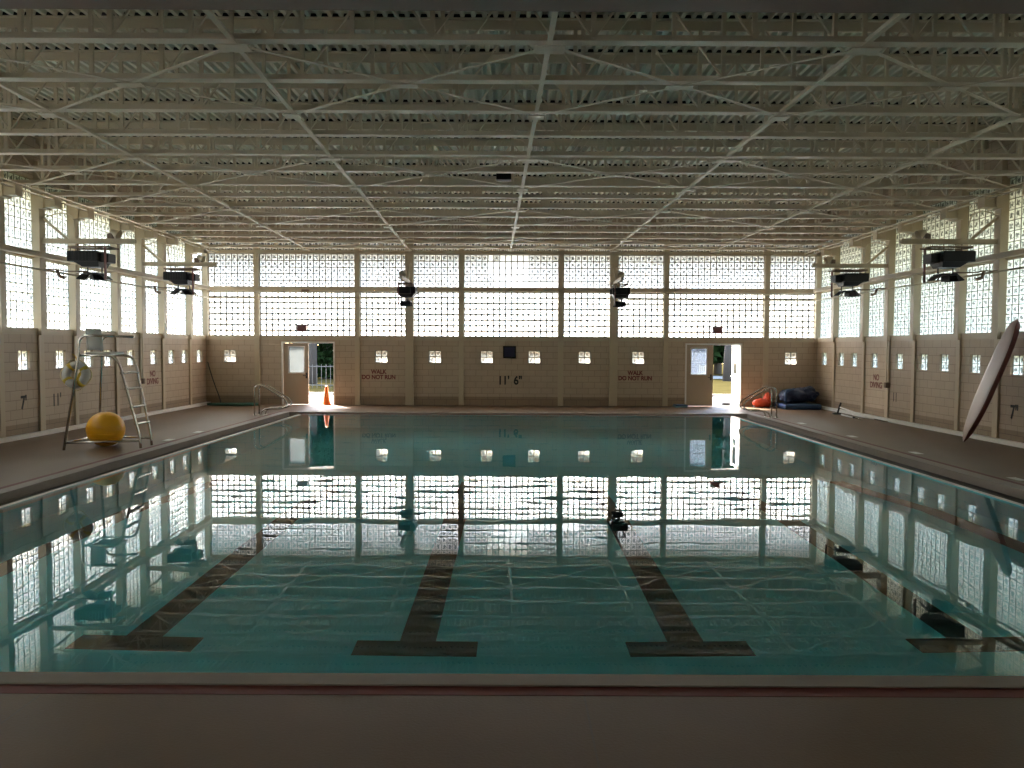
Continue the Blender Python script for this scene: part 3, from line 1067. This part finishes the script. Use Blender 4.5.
# ------------------------------------------------------------------ lettering
def lettering(txt, size, loc, rot, m, label, cat, bold=0.0, sx=1.0, align='CENTER', spacing=1.0):
    cu = bpy.data.curves.new('tmp', 'FONT')
    cu.body = txt
    cu.size = size
    cu.align_x = align
    cu.offset = bold
    cu.extrude = 0.002
    cu.space_line = 0.92
    cu.space_character = spacing
    tmp = bpy.data.objects.new('tmp', cu)
    COL.objects.link(tmp)
    bpy.context.view_layer.update()
    dg = bpy.context.evaluated_depsgraph_get()
    me = bpy.data.meshes.new_from_object(tmp.evaluated_get(dg))
    bpy.data.objects.remove(tmp)
    bpy.data.curves.remove(cu)
    for v in me.vertices:
        v.co.x *= sx
    me.name = 'painted_lettering'
    me.materials.clear()
    me.materials.append(m)
    o = bpy.data.objects.new('painted_lettering', me)
    COL.objects.link(o)
    o.location = loc
    o.rotation_euler = rot
    return props(o, label, cat)
RE = (PI / 2, 0, 0)
RLW = (PI / 2, 0, PI / 2)      # on the chair side wall, reads towards +x
RRW = (PI / 2, 0, -PI / 2)
for x, w_ in ((-4.55, 'beside the cone doorway'), (4.24, 'beside the second doorway')):
    lettering('WALK\nDO NOT RUN', 0.20, (x, D - 0.004, 1.075), RE, M['red_paint'], 'red painted words WALK DO NOT RUN on the end wall ' + w_, 'lettering', 0.008, 0.90)
lettering("11'", 0.40, (-0.27, D - 0.004, 0.73), RE, M['black_paint'], 'black painted depth figure 11 feet in the middle of the end wall', 'lettering', 0.012, 0.85)
lettering('6"', 0.40, (0.22, D - 0.004, 0.73), RE, M['black_paint'], 'black painted depth figure 6 inches in the middle of the end wall', 'lettering', 0.012, 0.85)
lettering('NO\nDIVING', 0.24, (-WX + 0.004, D - 4.15, 1.10), RLW, M['red_paint'], 'red painted words NO DIVING on the lifeguard chair side wall', 'lettering', 0.006, 0.95)
lettering('NO\nDIVING', 0.24, (WX - 0.004, D - 4.55, 1.10), RRW, M['red_paint'], 'red painted words NO DIVING on the leaning board side wall', 'lettering', 0.006, 0.95)
def yl(px): return 10.45 * 809.3 / abs(px - 512)
lettering("11'", 0.40, (-WX + 0.004, yl(57), 0.60), RLW, M['black_paint'], 'black painted depth figure 11 behind the lifeguard chair', 'lettering', 0.006, 0.8)
lettering("7'", 0.40, (-WX + 0.004, yl(24), 0.62), RLW, M['black_paint'], 'black painted depth figure 7 on the lifeguard chair side wall', 'lettering', 0.01, 0.8)
lettering('7"', 0.40, (WX - 0.004, yl(1016), 0.55), RRW, M['black_paint'], 'black painted depth figure 7 on the wall behind the leaning board', 'lettering', 0.01, 0.8)
lettering('11', 0.36, (WX - 0.004, yl(979), 0.66), RRW, M['black_paint'], 'black painted depth figure 11 half hidden by the leaning board', 'lettering', 0.006, 0.8)
lettering('11', 0.36, (WX - 0.004, yl(896), 0.56), RRW, M['black_paint'], 'faint depth figure 11 on the wall beyond the leaning board', 'lettering', 0.0, 0.8)

# navy wall panel and red exit-sign boxes
t_ = thing('wall_panel', 'dark navy square panel with black frame high in the end wall middle', 'panel', (-0.07, D - 0.02, 1.63))
bm = new(); box(bm, -0.26, 0.12, D - 0.012, D - 0.001, 1.66, 2.00); obj('face', bm, M['navy_panel'], t_)
bm = new()
for a in ((-0.29, -0.25, 1.63, 2.04), (0.11, 0.15, 1.63, 2.04), (-0.25, 0.11, 1.63, 1.67), (-0.25, 0.11, 2.00, 2.04)):
    box(bm, a[0], a[1], D - 0.03, D - 0.001, a[2], a[3])
obj('frame', bm, M['black'], t_)
for x, w_ in ((-7.14, 'above the cone doorway'), (7.01, 'above the second doorway')):
    t_ = thing('hanging_sign', 'dark red boxed sign on a thin drop rod ' + w_, 'sign', (x, D - 0.12, 2.5), 'dark red signs over the doorways')
    bm = new(); rbox(bm, x - 0.165, x + 0.165, D - 0.16, D - 0.08, 2.50, 2.71, 0.012); obj('sign_box', bm, M['sign_red'], t_)
    bm = new(); box(bm, x - 0.15, x + 0.15, D - 0.163, D - 0.15, 2.515, 2.695); obj('sign_face', bm, M['sign_red'], t_)
    bm = new(); tube(bm, [(x, D - 0.12, 2.70), (x, D - 0.12, 3.83)], 0.010, 6); obj('drop_rod', bm, M['wire'], t_)
    bm = new(); rbox(bm, x + 0.0, x + 0.27, D - 0.19, D - 0.05, 3.84, 3.93, 0.012); obj('junction_box', bm, M['girder'] if x < 0 else M['cream'], t_)

# ------------------------------------------------------------------ doors
def door_frame(a, b, w_, n):
    bm = new()
    for u0, u1 in ((a, a + 0.05), (b - 0.05, b)):
        box(bm, u0, u1, D - 0.02, D + TH, 0, DOOR_H)
    box(bm, a + 0.05, b - 0.05, D - 0.02, D + TH, DOOR_H - 0.05, DOOR_H)
    obj('trim_%d' % n, bm, M['white_paint'], kind='structure', label='pale steel door frame of the ' + w_, cat='trim')
def leaf(parent_name, label, u0, u1, pane_u, glassm, wired=False):
    """closed leaf in the end wall"""
    y0, y1 = D + 0.06, D + 0.105
    ztop = DOOR_H - 0.055
    t_ = thing(parent_name, label, 'door', ((u0 + u1) / 2, y0, 0), None, 'structure')
    h = (pane_u[0], pane_u[1], 1.10, 1.98)
    bm = new()
    for a, b, c, d in rects_minus(u0, u1, 0.01, ztop, [h]):
        box(bm, a, b, y0, y1, c, d)
    dp = obj('door_panel', bm, M['door'], t_)
    bm = new()
    for a, b, c, d in rects_minus(h[0] - 0.03, h[1] + 0.03, h[2] - 0.03, h[3] + 0.03, [h]):
        box(bm, a, b, y0 - 0.012, y1 + 0.012, c, d)
    obj('pane_frame', bm, M['white_paint'], dp)
    bm = new(); box(bm, h[0], h[1], y0 + 0.018, y0 + 0.026, h[2], h[3])
    if wired:
        pass
    g_ = obj('pane', bm, glassm, dp)
    if wired:
        bm = new()
        for k in range(1, 8):
            u = h[0] + (h[1] - h[0]) * k / 8
            box(bm, u - 0.004, u + 0.004, y0 + 0.012, y0 + 0.017, h[2], h[3])
        for k in range(1, 14):
            z = h[2] + (h[3] - h[2]) * k / 14
            box(bm, h[0], h[1], y0 + 0.012, y0 + 0.017, z - 0.004, z + 0.004)
        obj('wire_grid', bm, M['wire'], dp)
    bm = new(); tube(bm, fillet([(u1 - 0.07, y0, 1.0), (u1 - 0.07, y0 - 0.06, 1.0), (u1 - 0.18, y0 - 0.06, 1.0)], 0.02), 0.014, 8)
    rbox(bm, u1 - 0.10, u1 - 0.04, y0 - 0.008, y0 + 0.001, 0.90, 1.10, 0.003)
    obj('handle', bm, M['charcoal'], dp)
def open_leaf(name, label, xh, m):
    """leaf swung out square to the wall, hinged at x = xh"""
    x0, x1 = xh - 0.045, xh
    t_ = thing(name, label, 'door', (xh, D + TH, 0), None, 'structure')
    ya, yb = D + TH + 0.01, D + TH + 0.90
    h = (ya + 0.22, yb - 0.2, 1.10, 1.98)
    bm = new()
    for a, b, c, d in rects_minus(ya, yb, 0.01, DOOR_H - 0.055, [h]):
        box(bm, x0, x1, a, b, c, d)
    dp = obj('door_panel', bm, m, t_)
    bm = new(); box(bm, x0 + 0.018, x0 + 0.026, h[0], h[1], h[2], h[3]); obj('pane', bm, M['frosted'], dp)
    bm = new(); tube(bm, fillet([(x0, ya + 0.08, 1.0), (x0 - 0.07, ya + 0.08, 1.0), (x0 - 0.07, yb - 0.08, 1.0), (x0, yb - 0.08, 1.0)], 0.03), 0.018, 8)
    obj('push_bar', bm, M['steel'], dp)
(a1, b1), (a2, b2_) = DOORS
door_frame(a1, b1, 'doorway with the traffic cone', 40)
door_frame(a2, b2_, 'doorway with the sunlit open door', 41)
leaf('door_1', 'cream door leaf with frosted pane, shut beside the traffic cone', a1 + 0.05, -6.97, (-7.64, -7.12), M['frosted'])
leaf('door_3', 'cream door leaf with wired clear pane, shut beside the sunlit open door', a2 + 0.05, 6.92, (6.17, 6.69), M['clear'], True)
open_leaf('door_2', 'white door leaf swung out beside the traffic cone', b1 - 0.0, M['white_paint'])
open_leaf('door_4', 'white sunlit door leaf swung out at the second doorway', b2_ + 0.03, M['white_paint'])

# traffic cone in the doorway
cx, cy_ = -6.33, D - 0.05
t_ = thing('traffic_cone', 'orange traffic cone standing in the open doorway', 'traffic cone', (cx, cy_, 0))
bm = new(); lathe(bm, [(0.14, 0.03), (0.13, 0.06), (0.045, 0.64), (0.036, 0.655), (0.028, 0.63)], (cx, cy_, 0), 20); obj('cone_body', bm, M['orange'], t_)
bm = new(); rbox(bm, cx - 0.16, cx + 0.16, cy_ - 0.16, cy_ + 0.16, 0.0, 0.035, 0.012); obj('base', bm, M['orange'], t_)
# doormat-like wedge by the second doorway
bm = new(); rbox(bm, 7.38, 7.66, D + 0.5, D + 0.72, 0.0, 0.10, 0.02); obj('door_stop', bm, M['charcoal'], label='dark block holding the sunlit door open', cat='door stop')

# ------------------------------------------------------------------ lifeguard chair
cx0, cyy = -8.2, 15.85
t_ = thing('lifeguard_chair', 'tall stainless lifeguard chair with ladder standing over the yellow ball', 'lifeguard chair', (-7.9, 15.85, 0))
R = 0.024
def tb(name, pts, r=R, rad=0.16, m='steel', n=10):
    bm = new(); tube(bm, fillet(pts, rad), r, n); return obj(name, bm, M[m], t_)
yA, yD, yB, yC = 15.22, 16.52, 15.60, 16.08
SZ = 1.79
tb('rear_leg', [(-8.45, yA, 0), (-8.24, 15.42, SZ), (-8.24, 15.44, 2.18), (-7.58, 15.44, 2.16)], rad=0.22)
tb('rear_leg', [(-8.45, yD, 0), (-8.24, 16.28, SZ), (-8.24, 16.26, 2.18), (-7.58, 16.26, 2.16)], rad=0.22)
tb('ladder_rail', [(-8.24, 15.44, SZ), (-7.55, 15.50, SZ), (-7.19, yB, 0.24), (-7.17, yB, 0)], rad=0.22)
tb('ladder_rail', [(-8.24, 16.24, SZ), (-7.55, 16.18, SZ), (-7.19, yC, 0.24), (-7.17, yC, 0)], rad=0.22)
for k, z in enumerate((0.47, 0.80, 1.15, 1.46)):
    f = (z - 0.24) / (SZ - 0.24)
    x = -7.19 + (-7.55 + 7.19) * f
    ya_, yb_ = yB + (15.50 - yB) * f, yC + (16.18 - yC) * f
    bm = new(); rbox(bm, x - 0.045, x + 0.045, ya_, yb_, z - 0.018, z + 0.018, 0.008); obj('step', bm, M['steel'], t_)
tb('base_rail', [(-8.43, yA + 0.01, 0.14), (-7.18, yB, 0.14)], 0.02)
tb('base_rail', [(-8.43, yD - 0.01, 0.14), (-7.18, yC, 0.14)], 0.02)
tb('base_rail', [(-8.43, yA + 0.01, 0.14), (-8.43, yD - 0.01, 0.14)], 0.02)
tb('seat_rail', [(-8.23, 15.44, SZ), (-8.23, 16.24, SZ)], 0.02)
bm = new(); rbox(bm, -8.20, -7.70, 15.56, 16.12, SZ + 0.02, SZ + 0.07, 0.02); obj('seat', bm, M['pale_plastic'], t_)
bm = new()
rows_ = []
for k in range(7):
    z = SZ + 0.10 + k * 0.07
    off = -0.03 * k / 6
    rows_.append([Vector((-8.22 + off + 0.10 * (2 * s / 8 - 1) ** 2, 15.56 + 0.56 * s / 8, z)) for s in range(9)])
G = [[bm.verts.new(p) for p in r] for r in rows_]
G2 = [[bm.verts.new(p + Vector((-0.025, 0, 0))) for p in r] for r in rows_]
for k in range(6):
    for s in range(8):
        bm.faces.new((G[k][s], G[k][s + 1], G[k + 1][s + 1], G[k + 1][s]))
        bm.faces.new((G2[k][s + 1], G2[k][s], G2[k + 1][s], G2[k + 1][s + 1]))
for k in range(6):
    bm.faces.new((G[k][0], G[k + 1][0], G2[k + 1][0], G2[k][0])); bm.faces.new((G[k + 1][8], G[k][8], G2[k][8], G2[k + 1][8]))
for s in range(8):
    bm.faces.new((G[6][s], G[6][s + 1], G2[6][s + 1], G2[6][s])); bm.faces.new((G[0][s + 1], G[0][s], G2[0][s], G2[0][s + 1]))
obj('backrest', bm, M['pale_plastic'], t_, smooth=True)

# life ring on the chair's rear leg
rc = Vector((-8.34, 15.50, 1.42))
t_ = thing('life_ring', 'pale ring buoy with yellow straps hanging on the lifeguard chair', 'life ring', rc)
bm = new()
pts = [rc + Vector((math.cos(a) * 0.185, math.sin(a) * 0.04, math.sin(a) * 0.185)) for a in [2 * PI * k / 36 for k in range(36)]]
tube(bm, pts, 0.080, 14, closed=True)
rg = obj('ring', bm, M['pale_plastic'], t_)
for q in range(4):
    a = math.radians(35 + 90 * q)
    c = rc + Vector((math.cos(a) * 0.185, math.sin(a) * 0.04, math.sin(a) * 0.185))
    bm = new()
    tg = Vector((-math.sin(a), 0, math.cos(a)))
    tube(bm, [c - tg * 0.035, c + tg * 0.035], 0.084, 14)
    obj('band', bm, M['strap'], rg)
bm = new(); tube(bm, [rc + Vector((math.cos(a) * (0.285 + 0.02 * math.cos(4 * a)), 0.0, math.sin(a) * (0.285 + 0.02 * math.cos(4 * a)))) for a in [2 * PI * k / 40 for k in range(40)]], 0.009, 6, closed=True)
obj('grab_rope', bm, M['rope'], t_)
bm = new(); tube(bm, fillet([rc + Vector((0.10, 0.06, 0.10)), rc + Vector((0.02, 0.08, 0.0)), rc + Vector((-0.04, 0.07, -0.16))], 0.05), 0.022, 8)
obj('coiled_line', bm, M['strap'], t_)
bm = new(); tube(bm, fillet([rc + Vector((0.02, 0.02, 0.26)), rc + Vector((0.0, -0.02, 0.36)), rc + Vector((-0.04, -0.06, 0.40))], 0.03), 0.008, 6)
obj('hanging_strap', bm, M['strap'], t_)

# yellow ball
t_ = thing('exercise_ball', 'large yellow exercise ball on the deck under the lifeguard chair', 'ball', (-7.97, 15.86, 0))
bm = new(); bmesh.ops.create_uvsphere(bm, u_segments=48, v_segments=32, radius=0.352)
for v in bm.verts:
    v.co.z = v.co.z * 0.965 if v.co.z < 0 else v.co.z * 0.985
    v.co += Vector((-7.97, 15.86, 0.339))
skin = obj('ball_skin', bm, M['yellow'], t_, smooth=True)
bm = new()
for k in range(-3, 4):
    zz = k * 0.075
    rr = math.sqrt(0.3525 ** 2 - zz ** 2)
    tube(bm, [Vector((-7.97 + rr * math.cos(a), 15.86 + rr * math.sin(a), 0.339 + zz * 0.975)) for a in [2 * PI * q / 48 for q in range(48)]], 0.0022, 4, closed=True)
obj('ribs', bm, M['yellow'], skin)
bm = new(); lathe(bm, [(0.018, 0), (0.018, 0.006), (0.008, 0.01)], (-7.97, 15.86, 0.683), 12); obj('plug', bm, M['pale_plastic'], skin)

# ------------------------------------------------------------------ grab rails at the far pool corners
def grab(xb, s, y, label):
    """s = +1: rail reaches towards +x (over the water)"""
    t_ = thing('grab_rail', label, 'grab rail', (xb, y, 0), 'steel pool exit rails')
    for yy in (y, y + 0.44):
        bm = new()
        P = [(xb, yy, 0), (xb, yy, 0.80), (xb + s * 0.10, yy, 0.88), (xb + s * 0.24, yy, 0.86), (xb + s * 0.90, yy, 0.46), (xb + s * 0.96, yy, 0.30),
             (xb + s * 0.78, yy, 0.20), (xb + s * 0.34, yy, 0.20), (xb + s * 0.20, yy, 0.12), (xb + s * 0.18, yy, 0.0)]
        tube(bm, fillet(P, 0.12), 0.022, 10)
        rl = obj('rail', bm, M['steel'], t_)
        bm = new()
        for xx in (xb, xb + s * 0.18):
            lathe(bm, [(0.055, 0.0), (0.055, 0.008), (0.026, 0.022)], (xx, yy, 0), 14)
        obj('anchor_flange', bm, M['steel'], rl)
grab(-7.38, 1, 23.2, 'pair of bent steel pool exit rails at the corner near the cone doorway')
grab(7.62, -1, 23.2, 'pair of bent steel pool exit rails at the corner near the navy bundle')

# ------------------------------------------------------------------ leaning board
t_ = thing('paddleboard', 'long pale pink board with maroon rails leaning on the block wall', 'board', (9.77, 17.3, 0))
bot, top = Vector((9.72, 17.32, 0.0)), Vector((10.27, 16.46, 2.60))
ax = (top - bot); L = ax.length; ax.normalize()
wd = Vector((0, 1, 0)); wd = (wd - ax * wd.dot(ax)).normalized()
nrm = ax.cross(wd).normalized()
if nrm.x > 0: nrm = -nrm
def half_w(t):
    a = min(1.0, t / 0.42); b = min(1.0, (1 - t) / 0.30)
    return 0.225 * (math.sin(a * PI / 2) ** 0.75) * (math.sin(b * PI / 2) ** 0.55) + 0.012
N = 40
def sect(t, part):
    hw = half_w(t)
    th = 0.065 * min(1, hw / 0.12)
    rock = 0.07 * (2 * t - 1) ** 2
    c = bot + ax * (L * t) + nrm * (-rock * 0.0)
    if part == 'deck':
        ang = [math.radians(v) for v in range(38, 143, 8)]
    else:
        ang = [math.radians(v) for v in list(range(142, 399, 8))]
    return [c + wd * (hw * math.copysign(abs(math.cos(a)) ** 0.42, math.cos(a))) + nrm * (th * math.copysign(abs(math.sin(a)) ** 0.42, math.sin(a))) for a in ang]
for part, mm in (('deck', 'board'), ('rail', 'maroon')):
    bm = new()
    g = [[bm.verts.new(p) for p in sect(k / N, part)] for k in range(N + 1)]
    for k in range(N):
        for i in range(len(g[0]) - 1):
            bm.faces.new((g[k][i], g[k][i + 1], g[k + 1][i + 1], g[k + 1][i]))
    bm.faces.new(g[0]); bm.faces.new(g[-1][::-1])
    obj('deck_face' if part == 'deck' else 'rail', bm, M[mm], t_, smooth=True)

# ------------------------------------------------------------------ clutter in the corners
# navy bundle (folded cover) with blue mat, red floats
import mathutils
def lump(name, parts, m, parent, seed, amp=0.06, sub=4, zmin=0.004):
    bm = new()
    for c, r in parts:
        t2 = new()
        bmesh.ops.create_icosphere(t2, subdivisions=sub, radius=1)
        for v in t2.verts:
            n = v.co.copy()
            d = mathutils.noise.noise(n * 2.2 + Vector((seed, c[0], c[2]))) * amp * 1.6 + abs(mathutils.noise.noise(n * 5 + Vector((seed * 2, 0, 3)))) * amp
            s_ = 1 + d / max(r)
            v.co = Vector((c[0] + n.x * r[0] * s_, c[1] + n.y * r[1] * s_, max(c[2] + n.z * r[2] * s_, zmin)))
        me = bpy.data.meshes.new('tmp'); t2.to_mesh(me); t2.free(); bm.from_mesh(me); bpy.data.meshes.remove(me)
    return obj(name, bm, m, parent, smooth=True)
t_ = thing('pool_cover_bundle', 'navy folded pool cover heaped in the corner on a blue mat', 'pool cover', (9.6, 27.0, 0))
lump('folded_cover', [((9.54, 27.05, 0.44), (0.54, 0.40, 0.24)), ((9.92, 27.05, 0.48), (0.30, 0.36, 0.24)), ((9.24, 27.06, 0.40), (0.24, 0.34, 0.20))], M['navy'], t_, 3.0, 0.07, 4, 0.172)
bm = new()
pts = [(8.92, 26.9, 0.0), (8.98, 26.75, 0.66), (9.3, 26.72, 0.70)]
tube(bm, fillet([(9.06, 26.66, 0.235), (9.04, 26.66, 0.42), (9.10, 26.8, 0.58), (9.4, 26.86, 0.64)], 0.12), 0.05, 10)
obj('edge_roll', bm, M['blue_vinyl'], t_, smooth=True)
bm = new(); rbox(bm, 8.96, 10.18, 26.42, 27.55, 0.0, 0.17, 0.06, 3)
for v in bm.verts:
    v.co.z = min(0.17, v.co.z * (1 + 0.2 * mathutils.noise.noise(v.co * 2.0)))
    if v.co.z < 0.01: v.co.z = 0
o = obj('foam_mat', bm, M['blue_vinyl'], smooth=True, label='blue vinyl mat lying flat under the navy cover bundle', cat='mat')
t_ = thing('rescue_float', 'red foam rescue float lying against the wall beside the navy bundle', 'float', (8.55, 27.2, 0))
lump('float_body', [((8.44, 27.3, 0.16), (0.28, 0.16, 0.15)), ((8.68, 27.36, 0.26), (0.15, 0.14, 0.24))], M['red_foam'], t_, 9.0, 0.02, 3)
bm = new(); tube(bm, fillet([(8.22, 27.2, 0.1), (8.12, 27.12, 0.04), (8.16, 27.0, 0.012), (8.40, 27.0, 0.012)], 0.06), 0.010, 6); obj('tow_rope', bm, M['black'], t_)

# green hose heap in the chair side corner, hose hanging on the wall
t_ = thing('garden_hose', 'dark green hose coiled flat in the corner by the end wall', 'hose', (-9.3, 27.2, 0))
bm = new()
for k in range(5):
    for zz in (0.02, 0.055):
        rx, ry = 0.86 - 0.09 * k, 0.30 - 0.035 * k
        tube(bm, [Vector((-9.35 + rx * math.cos(a) + 0.03 * math.sin(3 * a + k), 27.2 + ry * math.sin(a), zz + 0.012 * math.sin(2 * a + k))) for a in [2 * PI * q / 40 for q in range(40)]], 0.022, 6, closed=True)
obj('coil', bm, M['green'], t_, smooth=True)
bm = new(); tube(bm, fillet([(-9.95, D - 0.06, 0.06), (-10.0, D - 0.05, 0.25), (-10.2, D - 0.06, 0.8), (-10.36, D - 0.06, 1.35), (-10.38, D - 0.06, 1.45)], 0.3), 0.018, 6); obj('hanging_length', bm, M['charcoal'], t_)
# kickboards by the second doorway
for k, (m_, l) in enumerate((('teal_foam', 'lower teal kickboard lying at the foot of the end wall'), ('blue_vinyl', 'upper blue kickboard on the teal one at the end wall'))):
    bm = new(); rbox(bm, 5.50 + 0.03 * k, 5.92 + 0.02 * k, 27.12, 27.62, 0.002 + 0.046 * k, 0.046 + 0.044 * k, 0.018, 3)
    obj('kickboard', bm, M[m_], label=l, cat='kickboard')
# pool brush poles at the board side wall
t_ = thing('pool_brush', 'pool brush with a black handle propped at the foot of the block wall', 'brush', (10.1, 24.3, 0))
bm = new(); tube(bm, [(9.92, 24.55, 0.03), (10.02, 24.55, 0.36)], 0.028, 8); obj('handle', bm, M['black'], t_)
bm = new(); tube(bm, [(9.98, 24.5, 0.22), (10.15, 22.6, 0.035)], 0.02, 8); obj('pole', bm, M['white_paint'], t_)
bm = new(); rbox(bm, 9.78, 10.02, 24.5, 24.6, 0.0, 0.05, 0.012); obj('brush_head', bm, M['charcoal'], t_)
for k, (a, b, l) in enumerate((((10.24, 24.2, 0.02), (10.22, 21.9, 0.02), 'white telescopic pole lying on the deck beside the wall curb'),
                               ((9.9, 24.2, 0.02), (9.80, 22.5, 0.02), 'shorter white pole lying on the deck by the pool brush'))):
    t_ = thing('telescopic_pole', l, 'pole', (a[0], a[1], 0))
    a, b = Vector(a), Vector(b)
    bm = new(); tube(bm, [a, a.lerp(b, 0.6)], 0.02, 8); obj('outer_tube', bm, M['white_paint'], t_)
    bm = new(); tube(bm, [a.lerp(b, 0.6), b], 0.015, 8); obj('inner_tube', bm, M['steel'], t_)
    bm = new(); tube(bm, [a.lerp(b, 0.57), a.lerp(b, 0.62)], 0.024, 8); obj('lock_collar', bm, M['black'], t_)
# depth tiles beside the pool
TILES = [(-7.22, 10.55, 'nearest the viewer on the lifeguard chair side'), (-7.22, 17.0, 'just past the lifeguard chair'), (-7.22, 18.6, 'second past the lifeguard chair'),
         (7.74, 12.3, 'nearest the viewer on the leaning board side'), (7.74, 15.4, 'before the leaning board'), (7.74, 18.3, 'past the leaning board'), (7.74, 21.5, 'closest to the board side grab rails')]
for x, y, l in TILES:
    bm = new(); box(bm, x - 0.075, x + 0.075, y - 0.16, y + 0.16, 0.0, 0.004)
    obj('deck_tile', bm, M['lip'], label='white marker tile in the deck, ' + l, cat='tile')

# ------------------------------------------------------------------ outside
bm = new(); box(bm, -40, 40, D + TH, 33.4, -0.3, 0.0); 
obj('outside_pavement', bm, M['concrete_out'], kind='structure', label='sunlit concrete pavement outside the doors', cat='pavement')
bm = new(); box(bm, -34, 34, 33.4, 33.65, -0.3, 0.10)
obj('outside_kerb', bm, M['coping'], kind='structure', label='low kerb across the pavement outside', cat='kerb')
bm = new(); box(bm, -60, 60, 33.65, 54, -0.3, 0.0); box(bm, -60, 60, 60, 110, -0.3, 0.0)
obj('outside_lawn', bm, M['lawn'], kind='structure', label='dry lawn beyond the kerb', cat='lawn')
bm = new(); box(bm, -40, -WX - TH, -16, D + TH, -0.3, 0.0); box(bm, WX + TH, 40, -16, D + TH, -0.3, 0)
obj('outside_lawn', bm, M['lawn_shade'], kind='structure', label='rough green lawn along both long sides of the pool hall', cat='lawn')
bm = new(); box(bm, -60, 60, 54, 60, -0.3, -0.01)
obj('outside_road', bm, M['concrete_out'], kind='structure', label='pale road behind the lawn', cat='road')
t_ = thing('picket_fence', 'dark metal picket fence across the lawn outside the cone doorway', 'fence', (-11, 39, 0))
bm = new()
for k in range(26):
    x = -14 + k * 0.22
    box(bm, x - 0.012, x + 0.012, 38.99, 39.01, 0.0, 1.15)
obj('pickets', bm, M['charcoal'], t_)
for z in (0.15, 1.05):
    bm = new(); box(bm, -14.1, -8.4, 38.98, 39.02, z - 0.02, z + 0.02); obj('rail', bm, M['charcoal'], t_)

def tree(x, y, h, r, tr, label, seed, n=1500, low=0.5, leaf=(0.12, 0.26)):
    rnd = random.Random(seed)
    t_ = thing('tree', label, 'tree', (x, y, 0), 'trees outside the doors')
    bm = new()
    tube(bm, [(x, y, -0.05), (x + 0.05, y, h * 0.25), (x - 0.05, y, h * 0.5), (x, y, h * 0.8)], [tr * 1.25, tr, tr * 0.85, tr * 0.4], 12)
    for k in range(5):
        a = rnd.random() * 2 * PI
        tube(bm, [(x, y, h * (0.4 + 0.06 * k)), (x + math.cos(a) * r * 0.6, y + math.sin(a) * r * 0.6, h * (0.62 + 0.06 * k))], [tr * 0.4, tr * 0.12], 6)
    obj('trunk', bm, M['bark'], t_)
    bm = new()
    for k in range(n):
        a = rnd.random() * 2 * PI
        zz = rnd.uniform(low, h)
        f = math.sin(PI * min(1, max(0.03, (zz - low) / (h - low)))) ** 0.5
        rr = r * f * math.sqrt(rnd.random())
        c = Vector((x + rr * math.cos(a), y + rr * math.sin(a), zz))
        s_ = rnd.uniform(*leaf)
        u = Vector((rnd.gauss(0, 1), rnd.gauss(0, 1), rnd.gauss(0, 0.6))).normalized()
        w = u.cross(Vector((rnd.gauss(0, 1), rnd.gauss(0, 1), rnd.gauss(0, 1)))).normalized()
        bm.faces.new([bm.verts.new(c + u * s_), bm.verts.new(c + w * s_ * 0.5), bm.verts.new(c - u * s_), bm.verts.new(c - w * s_ * 0.5)])
    obj('foliage', bm, M['leaf'], t_)
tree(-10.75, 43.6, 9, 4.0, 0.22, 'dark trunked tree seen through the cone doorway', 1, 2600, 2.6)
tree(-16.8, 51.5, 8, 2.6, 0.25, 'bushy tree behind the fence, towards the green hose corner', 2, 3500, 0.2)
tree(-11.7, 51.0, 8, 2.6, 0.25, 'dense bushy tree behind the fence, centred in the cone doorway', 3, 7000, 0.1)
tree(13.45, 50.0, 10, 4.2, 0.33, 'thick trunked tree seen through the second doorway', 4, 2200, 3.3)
tree(16.3, 64, 8, 2.6, 0.28, 'shady tree across the road, framed by the second doorway', 5, 6000, 0.9)
PLACES = ['farthest out past the green hose corner', 'second from the hose corner end', 'third from the hose corner end', 'behind the cone doorway', 'just on the chair side of the middle',
          'just on the board side of the middle', 'behind the second doorway', 'third from the navy bundle end', 'second from the navy bundle end', 'farthest out past the navy bundle corner']
for k, l in enumerate(PLACES):
    tree(-41 + 9.1 * k, 61 + (k % 2) * 7, 15, 5.6, 0.35, 'tall dense tree added to screen low sky across the road, ' + l, 20 + k, 3800, 0.9, (0.35, 0.7))  # tree row added to hold low sky light off the end wall
